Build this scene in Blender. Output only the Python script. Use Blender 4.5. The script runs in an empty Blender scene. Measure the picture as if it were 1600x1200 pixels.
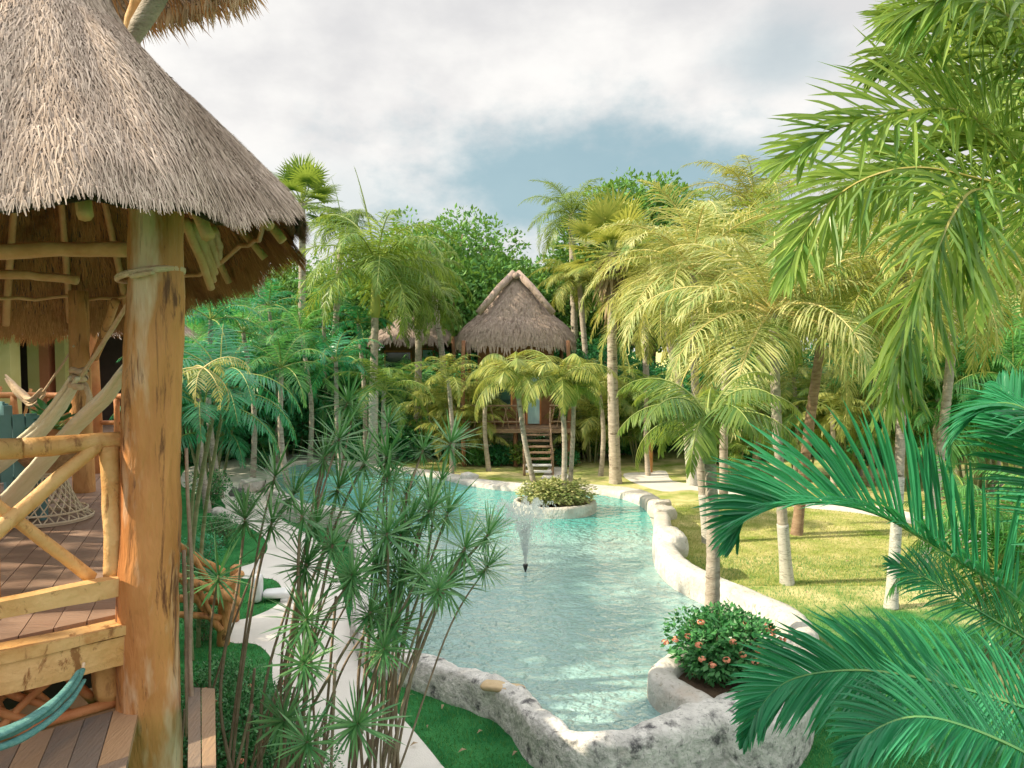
import bpy, math, random
import numpy as np
from mathutils import Vector, Matrix
R = math.radians
V = Vector
sc = bpy.context.scene
col = sc.collection
random.seed(7)
# ---------------------------------------------------------------- camera
CAMH = 4.8
PITCH = math.atan(60/1150)
FPX = 1150.0
cam_d = bpy.data.cameras.new("camera"); cam = bpy.data.objects.new("camera", cam_d); col.objects.link(cam)
cam.location = (0, 0, CAMH); cam.rotation_euler = (math.pi/2-PITCH, 0, 0)
cam_d.sensor_width = 36; cam_d.lens = FPX/1600*36; cam_d.clip_end = 2000; cam_d.clip_start = .05
sc.camera = cam
def ray(px, py):
    x = (px-800)/FPX; y = -(py-600)/FPX
    return V((x, math.cos(PITCH)+y*math.sin(PITCH), -math.sin(PITCH)+y*math.cos(PITCH)))
def at(px, py, z=0.0):
    d = ray(px, py); return V((0, 0, CAMH))+d*((z-CAMH)/d.z)
def aty(px, py, Y):
    d = ray(px, py); return V((0, 0, CAMH))+d*(Y/d.y)
# ---------------------------------------------------------------- sun and sky
SUN_EL, SUN_AZ = 34, 262          # azimuth clockwise from +Y: the sun stands at the left, a little behind the camera
sd = V((math.sin(R(SUN_AZ))*math.cos(R(SUN_EL)), math.cos(R(SUN_AZ))*math.cos(R(SUN_EL)), math.sin(R(SUN_EL))))
sun_d = bpy.data.lights.new("sun", 'SUN'); sun_d.energy = 5.0; sun_d.angle = R(.6); sun_d.color = (1, .86, .62)
sun = bpy.data.objects.new("sun", sun_d); col.objects.link(sun)
sun.rotation_euler = sd.to_track_quat('Z', 'Y').to_euler(); sun.location = (-20, -5, 20)
w = bpy.data.worlds.new("World"); sc.world = w; w.use_nodes = True
nt = w.node_tree; N = nt.nodes; Lk = nt.links
bg = N['Background']
sky = N.new('ShaderNodeTexSky'); sky.sky_type = 'NISHITA'; sky.sun_disc = False
sky.sun_elevation = R(SUN_EL); sky.sun_rotation = R(SUN_AZ)
def nd(t, **k):
    n = N.new(t)
    for a, b in k.items():
        if a.startswith('i_'): n.inputs[a[2:].replace('_', ' ')].default_value = b
        else: setattr(n, a, b)
    return n
tc = nd('ShaderNodeTexCoord')
def wnoise(scale, detail, stretch=(1, 1, 1), rough=.5, off=(0, 0, 0)):
    mp = nd('ShaderNodeMapping'); mp.inputs['Scale'].default_value = stretch; mp.inputs['Location'].default_value = off
    Lk.new(tc.outputs['Generated'], mp.inputs[0])
    n = nd('ShaderNodeTexNoise'); n.inputs['Scale'].default_value = scale; n.inputs['Detail'].default_value = detail
    n.inputs['Roughness'].default_value = rough
    Lk.new(mp.outputs[0], n.inputs['Vector']); return n
def wm(op, a, b=None, c=None):
    n = nd('ShaderNodeMath', operation=op)
    for i, q in enumerate((a, b, c)):
        if q is None: continue
        if isinstance(q, (int, float)): n.inputs[i].default_value = q
        else: Lk.new(q, n.inputs[i])
    return n.outputs[0]
def wrange(x, a, b, c=0., d=1.):
    n = nd('ShaderNodeMapRange', interpolation_type='SMOOTHSTEP')
    Lk.new(x, n.inputs[0])
    for i, q in enumerate((a, b, c, d)): n.inputs[i+1].default_value = q
    return n.outputs[0]
def wblob(px, py, rx, rz, nz, amp):
    d0 = ray(px, py).normalized()
    s = nd('ShaderNodeVectorMath', operation='SUBTRACT'); Lk.new(tc.outputs['Generated'], s.inputs[0]); s.inputs[1].default_value = d0
    m = nd('ShaderNodeVectorMath', operation='MULTIPLY'); Lk.new(s.outputs[0], m.inputs[0]); m.inputs[1].default_value = (1/rx, .5, 1/rz)
    l = nd('ShaderNodeVectorMath', operation='LENGTH'); Lk.new(m.outputs[0], l.inputs[0])
    x = wm('MULTIPLY_ADD', nz, amp, -amp*.5)
    return wm('ADD', l.outputs['Value'], x)
n1 = wnoise(3.2, 7, (1, 1, 1.7), .55, (.3, .2, .1)); n2 = wnoise(7, 6, (1, 1, 1.6), .6, (2, 1, .4))
hole = wrange(wblob(915, 285, .30, .105, n2.outputs[0], 1.8), 1.25, .35)
hole2 = wrange(wblob(560, 330, .30, .07, n1.outputs[0], 1.2), 1.3, .3, 0, .35)
hole3 = wrange(wblob(1225, 90, .10, .05, n2.outputs[0], 1.5), 1.2, .3, 0, .45)
hl = wm('MULTIPLY', wm('MAXIMUM', wm('MAXIMUM', hole, hole2), hole3), .84)
ccol = nd('ShaderNodeMix', data_type='RGBA'); Lk.new(wrange(n1.outputs[0], .36, .62), ccol.inputs['Factor'])
ccol.inputs['A'].default_value = (.60, .595, .60, 1); ccol.inputs['B'].default_value = (.80, .785, .76, 1)
# the blue gap: the Nishita sky behind a veil of cloud
sk = nd('ShaderNodeVectorMath', operation='SCALE'); Lk.new(sky.outputs[0], sk.inputs[0]); sk.inputs['Scale'].default_value = .1
gap = nd('ShaderNodeMix', data_type='RGBA'); gap.inputs['Factor'].default_value = .82
Lk.new(sk.outputs[0], gap.inputs['A']); gap.inputs['B'].default_value = (.24, .41, .46, 1)
mx = nd('ShaderNodeMix', data_type='RGBA'); Lk.new(hl, mx.inputs['Factor']); Lk.new(ccol.outputs['Result'], mx.inputs['A']); Lk.new(gap.outputs['Result'], mx.inputs['B'])
# cloud cover brightened overhead, out of frame, for more fill light
sz_ = nd('ShaderNodeSeparateXYZ'); Lk.new(tc.outputs['Generated'], sz_.inputs[0])
zb = nd('ShaderNodeVectorMath', operation='SCALE'); Lk.new(mx.outputs['Result'], zb.inputs[0]); Lk.new(wrange(sz_.outputs['Z'], .45, .85, .90, 1.75), zb.inputs['Scale'])
Lk.new(zb.outputs[0], bg.inputs['Color']); bg.inputs['Strength'].default_value = 1.0
vs = sc.view_settings; vs.view_transform = 'Standard'; vs.look = 'None'; vs.exposure = 0.5; vs.gamma = 1; vs.use_curve_mapping = False
sc.render.engine = 'CYCLES'
cy = sc.cycles; cy.max_bounces = 6; cy.diffuse_bounces = 3; cy.glossy_bounces = 2; cy.transmission_bounces = 3; cy.transparent_max_bounces = 8
cy.use_adaptive_sampling = True; cy.adaptive_threshold = .02; cy.use_denoising = True; cy.caustics_reflective = False; cy.caustics_refractive = False
# ---------------------------------------------------------------- materials
MT = {}
def mat(name, c1, c2=None, scale=4., rough=.8, bump=0., bscale=None, stretch=(1, 1, 1), island=0., transl=0., tcol=None,
        spec=.3, c3=None, s3=None, t3=(.55, .68), c4=None, s4=8, t4=(.565, .64), objrand=0., detail=6, kind='noise', band=None):
    m = bpy.data.materials.new(name); m.use_nodes = True; t = m.node_tree; n = t.nodes; l = t.links
    p = n['Principled BSDF']; p.inputs['Roughness'].default_value = rough; p.inputs['Specular IOR Level'].default_value = spec
    c2 = c2 or tuple(x*.6 for x in c1)
    tcn = n.new('ShaderNodeTexCoord'); mp = n.new('ShaderNodeMapping'); l.new(tcn.outputs['Object'], mp.inputs[0]); mp.inputs['Scale'].default_value = stretch
    nz = n.new('ShaderNodeTexNoise'); nz.inputs['Scale'].default_value = scale; nz.inputs['Detail'].default_value = detail; nz.inputs['Roughness'].default_value = .6
    l.new(mp.outputs[0], nz.inputs['Vector'])
    mr = n.new('ShaderNodeMapRange'); l.new(nz.outputs[0], mr.inputs[0]); mr.inputs[1].default_value = .32; mr.inputs[2].default_value = .68
    fac = mr.outputs[0]
    if island:
        g = n.new('ShaderNodeNewGeometry'); a = n.new('ShaderNodeMix'); a.data_type = 'FLOAT'; a.inputs[0].default_value = island
        l.new(fac, a.inputs['A']); l.new(g.outputs['Random Per Island'], a.inputs['B']); fac = a.outputs[0]
    mix = n.new('ShaderNodeMix'); mix.data_type = 'RGBA'; l.new(fac, mix.inputs['Factor'])
    mix.inputs['A'].default_value = (*c1, 1); mix.inputs['B'].default_value = (*c2, 1)
    cout = mix.outputs['Result']
    if c3:
        q = n.new('ShaderNodeTexNoise'); q.inputs['Scale'].default_value = s3 or scale*.3; q.inputs['Detail'].default_value = 5; q.inputs['Roughness'].default_value = .65
        l.new(mp.outputs[0], q.inputs['Vector']); r3 = n.new('ShaderNodeMapRange'); l.new(q.outputs[0], r3.inputs[0])
        r3.inputs[1].default_value = t3[0]; r3.inputs[2].default_value = t3[1]
        k = n.new('ShaderNodeMix'); k.data_type = 'RGBA'; l.new(r3.outputs[0], k.inputs['Factor']); l.new(cout, k.inputs['A']); k.inputs['B'].default_value = (*c3, 1)
        cout = k.outputs['Result']
    if c4:
        mp4 = n.new('ShaderNodeMapping'); l.new(tcn.outputs['Object'], mp4.inputs[0]); mp4.inputs['Scale'].default_value = (stretch[0], stretch[1], stretch[2]*.45)
        q = n.new('ShaderNodeTexNoise'); q.inputs['Scale'].default_value = s4; q.inputs['Detail'].default_value = 8; q.inputs['Roughness'].default_value = .7; q.inputs['Distortion'].default_value = .8
        l.new(mp4.outputs[0], q.inputs['Vector']); r4 = n.new('ShaderNodeMapRange'); l.new(q.outputs[0], r4.inputs[0]); r4.inputs[1].default_value = t4[0]; r4.inputs[2].default_value = t4[1]
        k = n.new('ShaderNodeMix'); k.data_type = 'RGBA'; l.new(r4.outputs[0], k.inputs['Factor']); l.new(cout, k.inputs['A']); k.inputs['B'].default_value = (*c4, 1)
        cout = k.outputs['Result']
    if objrand:
        oi = n.new('ShaderNodeObjectInfo'); hs = n.new('ShaderNodeHueSaturation'); a = n.new('ShaderNodeMapRange')
        l.new(oi.outputs['Random'], a.inputs[0]); a.inputs[3].default_value = 1-objrand; a.inputs[4].default_value = 1+objrand
        l.new(a.outputs[0], hs.inputs['Value']); l.new(cout, hs.inputs['Color']); cout = hs.outputs[0]
    l.new(cout, p.inputs['Base Color'])
    if bump:
        b = n.new('ShaderNodeBump'); b.inputs['Strength'].default_value = min(bump, 1); b.inputs['Distance'].default_value = .02*max(1, bump)
        z = n.new('ShaderNodeTexNoise'); z.inputs['Scale'].default_value = bscale or scale*4; z.inputs['Detail'].default_value = 6
        l.new(mp.outputs[0], z.inputs['Vector']); l.new(z.outputs[0], b.inputs['Height']); l.new(b.outputs[0], p.inputs['Normal'])
    if transl:
        tr = n.new('ShaderNodeBsdfTranslucent'); ms = n.new('ShaderNodeMixShader'); ms.inputs[0].default_value = transl
        if tcol:
            tm = n.new('ShaderNodeMix'); tm.data_type = 'RGBA'; tm.inputs['Factor'].default_value = .6; l.new(cout, tm.inputs['A']); tm.inputs['B'].default_value = (*tcol, 1)
            l.new(tm.outputs['Result'], tr.inputs[0])
        else: l.new(cout, tr.inputs[0])
        l.new(p.outputs[0], ms.inputs[1]); l.new(tr.outputs[0], ms.inputs[2]); l.new(ms.outputs[0], n['Material Output'].inputs[0])
    MT[name] = m; return m
# foliage
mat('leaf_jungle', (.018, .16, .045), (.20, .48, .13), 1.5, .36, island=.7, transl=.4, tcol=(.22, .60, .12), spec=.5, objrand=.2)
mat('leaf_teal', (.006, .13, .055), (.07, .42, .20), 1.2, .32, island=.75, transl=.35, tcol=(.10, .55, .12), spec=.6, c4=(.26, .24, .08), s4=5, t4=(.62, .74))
mat('leaf_palm', (.025, .15, .03), (.34, .46, .10), 1.5, .40, island=.65, transl=.4, tcol=(.42, .50, .05), spec=.45, objrand=.15)
mat('leaf_bigpalm', (.02, .18, .035), (.46, .60, .15), 1.2, .32, island=.65, transl=.45, tcol=(.55, .66, .10), spec=.6, c4=(.46, .40, .14), s4=5, t4=(.60, .74))
mat('leaf_yellow', (.15, .27, .055), (.84, .80, .40), 1.3, .5, island=.65, transl=.35, tcol=(.8, .70, .15), spec=.35, c3=(.07, .22, .05), s3=1.1, t3=(.47, .64))
mat('leaf_lime', (.05, .18, .035), (.60, .58, .16), 1.6, .45, island=.6, transl=.35, tcol=(.6, .56, .08), spec=.4, objrand=.1)
mat('leaf_tree', (.015, .12, .025), (.20, .42, .09), .6, .5, island=.5, transl=.3, tcol=(.3, .45, .05), spec=.35, objrand=.25)
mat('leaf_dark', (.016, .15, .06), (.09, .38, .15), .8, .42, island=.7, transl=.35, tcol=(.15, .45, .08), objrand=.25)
mat('leaf_drac', (.04, .20, .07), (.24, .48, .18), 3, .32, island=.7, transl=.25, tcol=(.2, .5, .1), spec=.6)
mat('leaf_shrub', (.01, .12, .03), (.12, .38, .12), 5, .35, island=.8, transl=.2, spec=.55)
mat('leaf_island', (.10, .20, .04), (.72, .70, .34), 5, .5, island=.9, transl=.25, tcol=(.5, .5, .1))
mat('dead_leaf', (.30, .20, .11), (.56, .44, .30), 3, .8, island=.7, transl=.2)
mat('rachis', (.20, .30, .07), (.36, .40, .12), 3, .45)
mat('rachis_yellow', (.5, .42, .12), (.62, .55, .25), 3, .5)
mat('rachis_teal', (.06, .26, .10), (.20, .34, .10), 3, .45)
mat('flower', (.80, .26, .16), (.85, .42, .26), 8, .6, island=.6)
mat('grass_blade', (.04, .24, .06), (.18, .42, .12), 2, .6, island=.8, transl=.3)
mat('grass_sunlit', (.26, .40, .07), (.74, .68, .30), 2, .7, island=.8, transl=.3)  # sunlight put into the blade colour as yellow
# wood, thatch
mat('trunk_grey', (.34, .29, .24), (.56, .50, .43), 5, .85, 1., 26, (1, 1, 3), c3=(.16, .13, .10), s3=3)
mat('trunk_white', (.50, .49, .45), (.74, .73, .69), 6, .85, 1., 20, (1, 1, 5), c3=(.26, .25, .21), s3=6, t3=(.48, .66))
mat('trunk_brown', (.22, .14, .09), (.42, .30, .21), 5, .9, 1., 22, (1, 1, 3))
mat('shaft_green', (.16, .30, .07), (.34, .42, .12), 3, .4, 0, None, (1, 1, .4))
mat('shaft_yellow', (.46, .46, .12), (.36, .42, .10), 3, .4, 0, None, (1, 1, .3))
mat('cane', (.16, .22, .09), (.36, .34, .20), 4, .6, .5, 20, (1, 1, 2))
mat('twig', (.24, .17, .12), (.42, .32, .24), 6, .8, .6, 30)
mat('log', (.48, .20, .06), (.70, .38, .16), 4, .6, 1., 24, (1, 1, .3), c3=(.30, .12, .04), s3=6, t3=(.52, .72), c4=(.2, .09, .04), s4=16, spec=.35)
mat('log_post', (.40, .15, .045), (.66, .31, .11), 4.0, .5, 1.6, 16, (1, 1, .22), c3=(.80, .60, .42), s3=3.4, t3=(.5, .64), c4=(.17, .065, .03), s4=9, spec=.35)
mat('log_pale', (.56, .29, .09), (.76, .50, .23), 2.4, .55, .6, 20, (1, 1, 1), c3=(.50, .24, .08), s3=5, c4=(.30, .14, .05), s4=9, spec=.35)
mat('log_red', (.46, .16, .06), (.62, .30, .12), 3, .55, .6, 20, (1, 1, 1))
mat('pole', (.60, .34, .15), (.76, .50, .26), 5, .7, .5, 20)
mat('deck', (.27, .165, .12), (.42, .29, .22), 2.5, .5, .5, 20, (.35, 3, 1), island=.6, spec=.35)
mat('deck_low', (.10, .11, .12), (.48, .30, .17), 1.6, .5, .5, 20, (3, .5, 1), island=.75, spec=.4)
mat('thatch', (.31, .235, .185), (.68, .56, .47), 3, .9, island=.8, spec=.1, c3=(.30, .22, .17), s3=1.3, t3=(.5, .75))
mat('thatch_base', (.16, .11, .08), (.26, .19, .14), 8, .95, 1., 40, (1, 1, 1))
mat('thatch_under', (.34, .17, .07), (.60, .34, .15), 3, .9, island=.7, spec=.1, c3=(.14, .06, .03), s3=1.6, t3=(.55, .75))
mat('thatch_far', (.38, .29, .25), (.54, .43, .37), 3, .95, 1., 30, (6, 6, 1), c3=(.22, .16, .13), s3=1.2)
mat('rope', (.70, .50, .32), (.80, .62, .44), 20, .9, .8, 60)
mat('cloth', (.80, .73, .55), (.90, .85, .70), 5, .9, .5, 50, (1, 6, 1))
mat('cloth_teal', (.10, .34, .33), (.24, .52, .48), 6, .8, .8, 50, (1, 8, 8))
mat('blue_paint', (.13, .27, .29), (.19, .36, .38), 3, .6, .2, 20)
mat('wicker', (.58, .46, .32), (.76, .66, .50), 9, .8)
mat('wicker_dark', (.34, .17, .09), (.5, .3, .16), 20, .8, 1, 60)
mat('yellow_wall', (.62, .54, .22), (.70, .62, .30), 2, .8, .2)
mat('orange_wall', (.58, .21, .11), (.66, .27, .15), 2, .8, .2)
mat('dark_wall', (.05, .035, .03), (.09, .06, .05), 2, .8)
mat('hut_wall', (.24, .11, .06), (.34, .18, .10), 2, .8, .3, 20)
mat('glass_dark', (.02, .04, .04), (.03, .07, .06), 1, .08, spec=.8)
mat('curtain', (.38, .62, .66), (.5, .74, .76), 3, .8, .3, 10, (6, 6, 1))
# ground
mat('path_concrete', (.70, .67, .63), (.82, .79, .74), .8, .85, .25, 60, c3=(.50, .48, .44), s3=.5, t3=(.5, .8))
mat('white_wall', (.50, .48, .45), (.70, .68, .64), 2.6, .88, 1.4, 14, c3=(.52, .43, .35), s3=1.6, t3=(.52, .8), c4=(.36, .33, .28), s4=16)
mat('white_stone', (.52, .51, .49), (.84, .82, .79), 6, .9, 2.5, 12, c3=(.12, .12, .125), s3=4.2, t3=(.54, .66), c4=(.30, .30, .30), s4=26)
mat('rock', (.12, .12, .125), (.26, .26, .26), 8, .9, 1.2, 14)
mat('rock_ochre', (.52, .38, .22), (.64, .50, .32), 6, .9, .6, 14)
mat('plinth_white', (.70, .72, .73), (.78, .79, .80), 3, .8, .2)
mat('soil', (.07, .045, .03), (.12, .08, .05), 8, .95, 1, 30)
mat('black_metal', (.02, .02, .022), (.03, .03, .03), 3, .4)
mat('terracotta', (.45, .18, .08), (.55, .25, .12), 3, .8)
def ground_mat():
    m = bpy.data.materials.new('lawn'); m.use_nodes = True; t = m.node_tree; n = t.nodes; l = t.links
    p = n['Principled BSDF']; p.inputs['Roughness'].default_value = .9; p.inputs['Specular IOR Level'].default_value = .15
    g = n.new('ShaderNodeNewGeometry'); sx = n.new('ShaderNodeSeparateXYZ'); l.new(g.outputs['Position'], sx.inputs[0])
    def noise(s, d=6, vec=None):
        q = n.new('ShaderNodeTexNoise'); q.inputs['Scale'].default_value = s; q.inputs['Detail'].default_value = d; q.inputs['Roughness'].default_value = .65
        l.new(g.outputs['Position'], q.inputs['Vector']); return q.outputs[0]
    def rng(x, a, b, c=0, d=1):
        q = n.new('ShaderNodeMapRange'); l.new(x, q.inputs[0])
        for i, v in enumerate((a, b, c, d)): q.inputs[i+1].default_value = v
        return q.outputs[0]
    def mix(f, a, b):
        q = n.new('ShaderNodeMix'); q.data_type = 'RGBA'; l.new(f, q.inputs['Factor'])
        for k, v in (('A', a), ('B', b)):
            if isinstance(v, tuple): q.inputs[k].default_value = (*v, 1)
            else: l.new(v, q.inputs[k])
        return q.outputs['Result']
    def math_(op, a, b):
        q = n.new('ShaderNodeMath'); q.operation = op
        for i, v in enumerate((a, b)):
            if isinstance(v, (int, float)): q.inputs[i].default_value = v
            else: l.new(v, q.inputs[i])
        return q.outputs[0]
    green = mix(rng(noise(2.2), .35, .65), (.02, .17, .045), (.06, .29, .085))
    dry = mix(rng(noise(.9), .35, .62), (.26, .38, .06), (.80, .71, .36))  # yellow turf: the sun's effect is held in this colour
    # sunlit tone painted into the turf right of the pool and round far huts
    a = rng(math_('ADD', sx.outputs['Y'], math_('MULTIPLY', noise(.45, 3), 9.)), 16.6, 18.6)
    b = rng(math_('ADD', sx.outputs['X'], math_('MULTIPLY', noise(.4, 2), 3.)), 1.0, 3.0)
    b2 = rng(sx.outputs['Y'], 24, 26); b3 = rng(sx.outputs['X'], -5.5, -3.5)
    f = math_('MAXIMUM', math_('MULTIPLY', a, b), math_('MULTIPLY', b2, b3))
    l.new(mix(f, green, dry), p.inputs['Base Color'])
    bp = n.new('ShaderNodeBump'); bp.inputs['Strength'].default_value = .9; bp.inputs['Distance'].default_value = .05
    l.new(noise(38, 4), bp.inputs['Height']); l.new(bp.outputs[0], p.inputs['Normal'])
    MT['lawn'] = m
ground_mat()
def water_mat():
    m = bpy.data.materials.new('pool_water'); m.use_nodes = True; t = m.node_tree; n = t.nodes; l = t.links
    p = n['Principled BSDF']; p.inputs['Roughness'].default_value = .04; p.inputs['IOR'].default_value = 1.45; p.inputs['Specular IOR Level'].default_value = .9
    g = n.new('ShaderNodeNewGeometry')
    q = n.new('ShaderNodeTexNoise'); q.inputs['Scale'].default_value = .33; q.inputs['Detail'].default_value = 3; l.new(g.outputs['Position'], q.inputs['Vector'])
    r = n.new('ShaderNodeMapRange'); l.new(q.outputs[0], r.inputs[0]); r.inputs[1].default_value = .35; r.inputs[2].default_value = .65
    sx = n.new('ShaderNodeSeparateXYZ'); l.new(g.outputs['Position'], sx.inputs[0])
    dp = n.new('ShaderNodeMapRange'); l.new(sx.outputs['Y'], dp.inputs[0]); dp.inputs[1].default_value = 16.3; dp.inputs[2].default_value = 18.2
    c = n.new('ShaderNodeMix'); c.data_type = 'RGBA'; l.new(r.outputs[0], c.inputs['Factor'])
    c.inputs['A'].default_value = (.22, .40, .40, 1); c.inputs['B'].default_value = (.31, .49, .48, 1)
    c2 = n.new('ShaderNodeMix'); c2.data_type = 'RGBA'; l.new(dp.outputs[0], c2.inputs['Factor']); l.new(c.outputs['Result'], c2.inputs['A'])
    c2.inputs['B'].default_value = (.09, .40, .38, 1)  # tree reflection painted in as deeper teal on the far water
    l.new(c2.outputs['Result'], p.inputs['Base Color'])
    mp = n.new('ShaderNodeMapping'); l.new(g.outputs['Position'], mp.inputs[0]); mp.inputs['Scale'].default_value = (1, 1.25, 1)
    w1 = n.new('ShaderNodeTexNoise'); w1.inputs['Scale'].default_value = 3.6; w1.inputs['Detail'].default_value = 3; w1.inputs['Distortion'].default_value = .6; l.new(mp.outputs[0], w1.inputs['Vector'])
    w2 = n.new('ShaderNodeTexNoise'); w2.inputs['Scale'].default_value = 11; w2.inputs['Detail'].default_value = 2; l.new(mp.outputs[0], w2.inputs['Vector'])
    ad = n.new('ShaderNodeMath'); ad.operation = 'MULTIPLY_ADD'; l.new(w2.outputs[0], ad.inputs[0]); ad.inputs[1].default_value = .35; l.new(w1.outputs[0], ad.inputs[2])
    b = n.new('ShaderNodeBump'); b.inputs['Strength'].default_value = 1.; b.inputs['Distance'].default_value = .26
    wv = n.new('ShaderNodeMapRange'); l.new(q.outputs[0], wv.inputs[0]); wv.inputs[1].default_value = .38; wv.inputs[2].default_value = .62; wv.inputs[3].default_value = .35; wv.inputs[4].default_value = 1.; l.new(wv.outputs[0], b.inputs['Strength'])
    l.new(ad.outputs[0], b.inputs['Height']); l.new(b.outputs[0], p.inputs['Normal'])
    MT['pool_water'] = m
water_mat()
def spray_mat():
    m = bpy.data.materials.new('spray'); m.use_nodes = True; n = m.node_tree.nodes; l = m.node_tree.links
    p = n['Principled BSDF']; p.inputs['Base Color'].default_value = (.85, .9, .9, 1); p.inputs['Roughness'].default_value = .1; p.inputs['Alpha'].default_value = .65
    MT['spray'] = m
spray_mat()
# ---------------------------------------------------------------- object helpers
def tag(o, label=None, cat=None, group=None, kind=None):
    if label: o['label'] = label
    if cat: o['category'] = cat
    if group: o['group'] = group
    if kind: o['kind'] = kind
    return o
def empty(name, loc=(0, 0, 0), rz=0.):
    o = bpy.data.objects.new(name, None); col.objects.link(o); o.location = loc; o.rotation_euler = (0, 0, rz); o.empty_display_size = .2; return o
class MB:
    def __init__(s): s.v = []; s.f = []; s.m = []
    def add(s, vs, fs, mi=0):
        b = len(s.v); s.v.extend(vs)
        for f in fs: s.f.append(tuple(i+b for i in f)); s.m.append(mi)
    def box(s, c, d, mi=0, rz=0., rot=None, jit=0.):
        m = rot or Matrix.Rotation(rz, 3, 'Z'); c = V(c)
        vs = [c+m@V((sx*d[0]/2*(1+random.uniform(-jit, jit)), sy*d[1]/2*(1+random.uniform(-jit, jit)), sz*d[2]/2)) for sx in (-1, 1) for sy in (-1, 1) for sz in (-1, 1)]
        s.add(vs, [(0, 1, 3, 2), (4, 6, 7, 5), (0, 4, 5, 1), (2, 3, 7, 6), (0, 2, 6, 4), (1, 5, 7, 3)], mi)
    def tube(s, pts, rad, n=8, mi=0, jit=0., cap=True, flat=1., ref=None):
        pts = [V(p) for p in pts]; k = len(pts); rad = rad if hasattr(rad, '__len__') else [rad]*k
        vs = []; ph = random.uniform(0, 6)
        pn = None
        for i, p in enumerate(pts):
            t = (pts[min(i+1, k-1)]-pts[max(i-1, 0)]).normalized()
            if pn is None:
                a = V(ref) if ref else (V((0, 0, 1)) if abs(t.z) < .9 else V((1, 0, 0)))
                pn = a-t*a.dot(t)
            pn = (pn-t*pn.dot(t)).normalized(); q = t.cross(pn)
            for j in range(n):
                an = j*2*math.pi/n
                r = rad[i]*(1+jit*math.sin(an*2+ph+i*.7)*.5+random.uniform(-jit, jit)*.5)
                vs.append(p+pn*math.cos(an)*r*flat+q*math.sin(an)*r)
        fs = [(i*n+j, i*n+(j+1) % n, (i+1)*n+(j+1) % n, (i+1)*n+j) for i in range(k-1) for j in range(n)]
        if cap: fs.append(tuple(range(n-1, -1, -1))); fs.append(tuple((k-1)*n+j for j in range(n)))
        s.add(vs, fs, mi)
    def log(s, a, b, r0, r1=None, n=12, mi=0, jit=.06, seg=10, bend=.02):
        a = V(a); b = V(b); r1 = r1 or r0; L = (b-a).length
        bd = V((random.uniform(-1, 1), random.uniform(-1, 1), random.uniform(-1, 1)))*bend*L
        ph = random.uniform(0, 6)
        pts = [a.lerp(b, i/seg)+bd*math.sin(math.pi*i/seg)+bd*.4*math.sin(ph+i*1.3)*(i*(seg-i))/(seg*seg/4) for i in range(seg+1)]
        s.tube(pts, [(r0+(r1-r0)*i/seg)*(1+random.uniform(-jit, jit)*.7) for i in range(seg+1)], n, mi, jit)
    def build(s, name, mats, parent=None, smooth=False, loc=None):
        me = bpy.data.meshes.new(name); me.from_pydata([tuple(v) for v in s.v], [], s.f)
        mats = mats if isinstance(mats, (list, tuple)) else [mats]
        for q in mats: me.materials.append(MT[q])
        if len(mats) > 1: me.polygons.foreach_set('material_index', s.m)
        if smooth: me.polygons.foreach_set('use_smooth', [True]*len(s.f))
        me.update()
        o = bpy.data.objects.new(name, me); col.objects.link(o)
        if parent: o.parent = parent
        if loc is not None: o.location = loc
        return o
def mesh_obj(name, me, parent=None, loc=None):
    o = bpy.data.objects.new(name, me); col.objects.link(o)
    if parent: o.parent = parent
    if loc is not None: o.location = loc
    return o
def cr(pts, n=6, closed=False):
    """Catmull-Rom through points of any dimension"""
    P = [np.array(p, float) for p in pts]; k = len(P); out = []
    for i in range(k if closed else k-1):
        g = (lambda j: P[j % k]) if closed else (lambda j: P[max(0, min(k-1, j))])
        a, b, c, d = g(i-1), g(i), g(i+1), g(i+2)
        for j in range(n):
            t = j/n
            out.append(.5*((2*b)+(c-a)*t+(2*a-5*b+4*c-d)*t*t+(-a+3*b-3*c+d)*t**3))
    if not closed: out.append(P[-1])
    return out
# ---------------------------------------------------------------- foliage builders
def leaf_fold(mb, p, d, nrm, L, w, droop, mi=0, seg=4, g=V((0, 0, -1))):
    """a leaflet folded along its midrib"""
    wd = d.cross(nrm)
    if wd.length < 1e-4: wd = V((1, 0, 0))
    wd.normalize(); vs = []; q = p.copy(); dd = d.copy(); tw = random.uniform(-.5, .5)
    for i in range(seg):
        t = i/seg; ww = w*(.5+1.1*t if t < .45 else 1.0-(t-.45)*.9); un = wd.cross(dd).normalized(); a = wd+un*tw*t
        vs += [q-a*ww*.5+un*ww*.16, q-un*ww*.14, q+a*ww*.5+un*ww*.16]
        q = q+dd*(L/seg); dd = (dd+g*droop*(.5+1.3*t)).normalized()
    vs.append(q); k = len(vs); fs = []
    for i in range(seg-1):
        b = 3*i; fs += [(b, b+1, b+4, b+3), (b+1, b+2, b+5, b+4)]
    b = 3*(seg-1); fs += [(b, b+1, k-1), (b+1, b+2, k-1)]
    mb.add(vs, fs, mi)
def leaf_strip(mb, p, d, nrm, L, w, droop, mi=0, seg=3, g=V((0, 0, -1))):
    """a pointed, drooping leaf blade"""
    wd = d.cross(nrm)
    if wd.length < 1e-4: wd = V((1, 0, 0))
    wd.normalize(); vs = []; q = p.copy(); dd = d.copy()
    for i in range(seg):
        t = i/seg; ww = w*(.55+.9*t if t < .5 else 1.0-(t-.5)*.7)
        vs += [q-wd*ww*.5, q+wd*ww*.5]
        q = q+dd*(L/seg); dd = (dd+g*droop*(.6+t)).normalized()
    vs.append(q)
    k = len(vs); fs = [(2*i, 2*i+1, 2*i+3, 2*i+2) for i in range(seg-1)]+[(2*(seg-1), 2*(seg-1)+1, k-1)]
    mb.add(vs, fs, mi)
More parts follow.
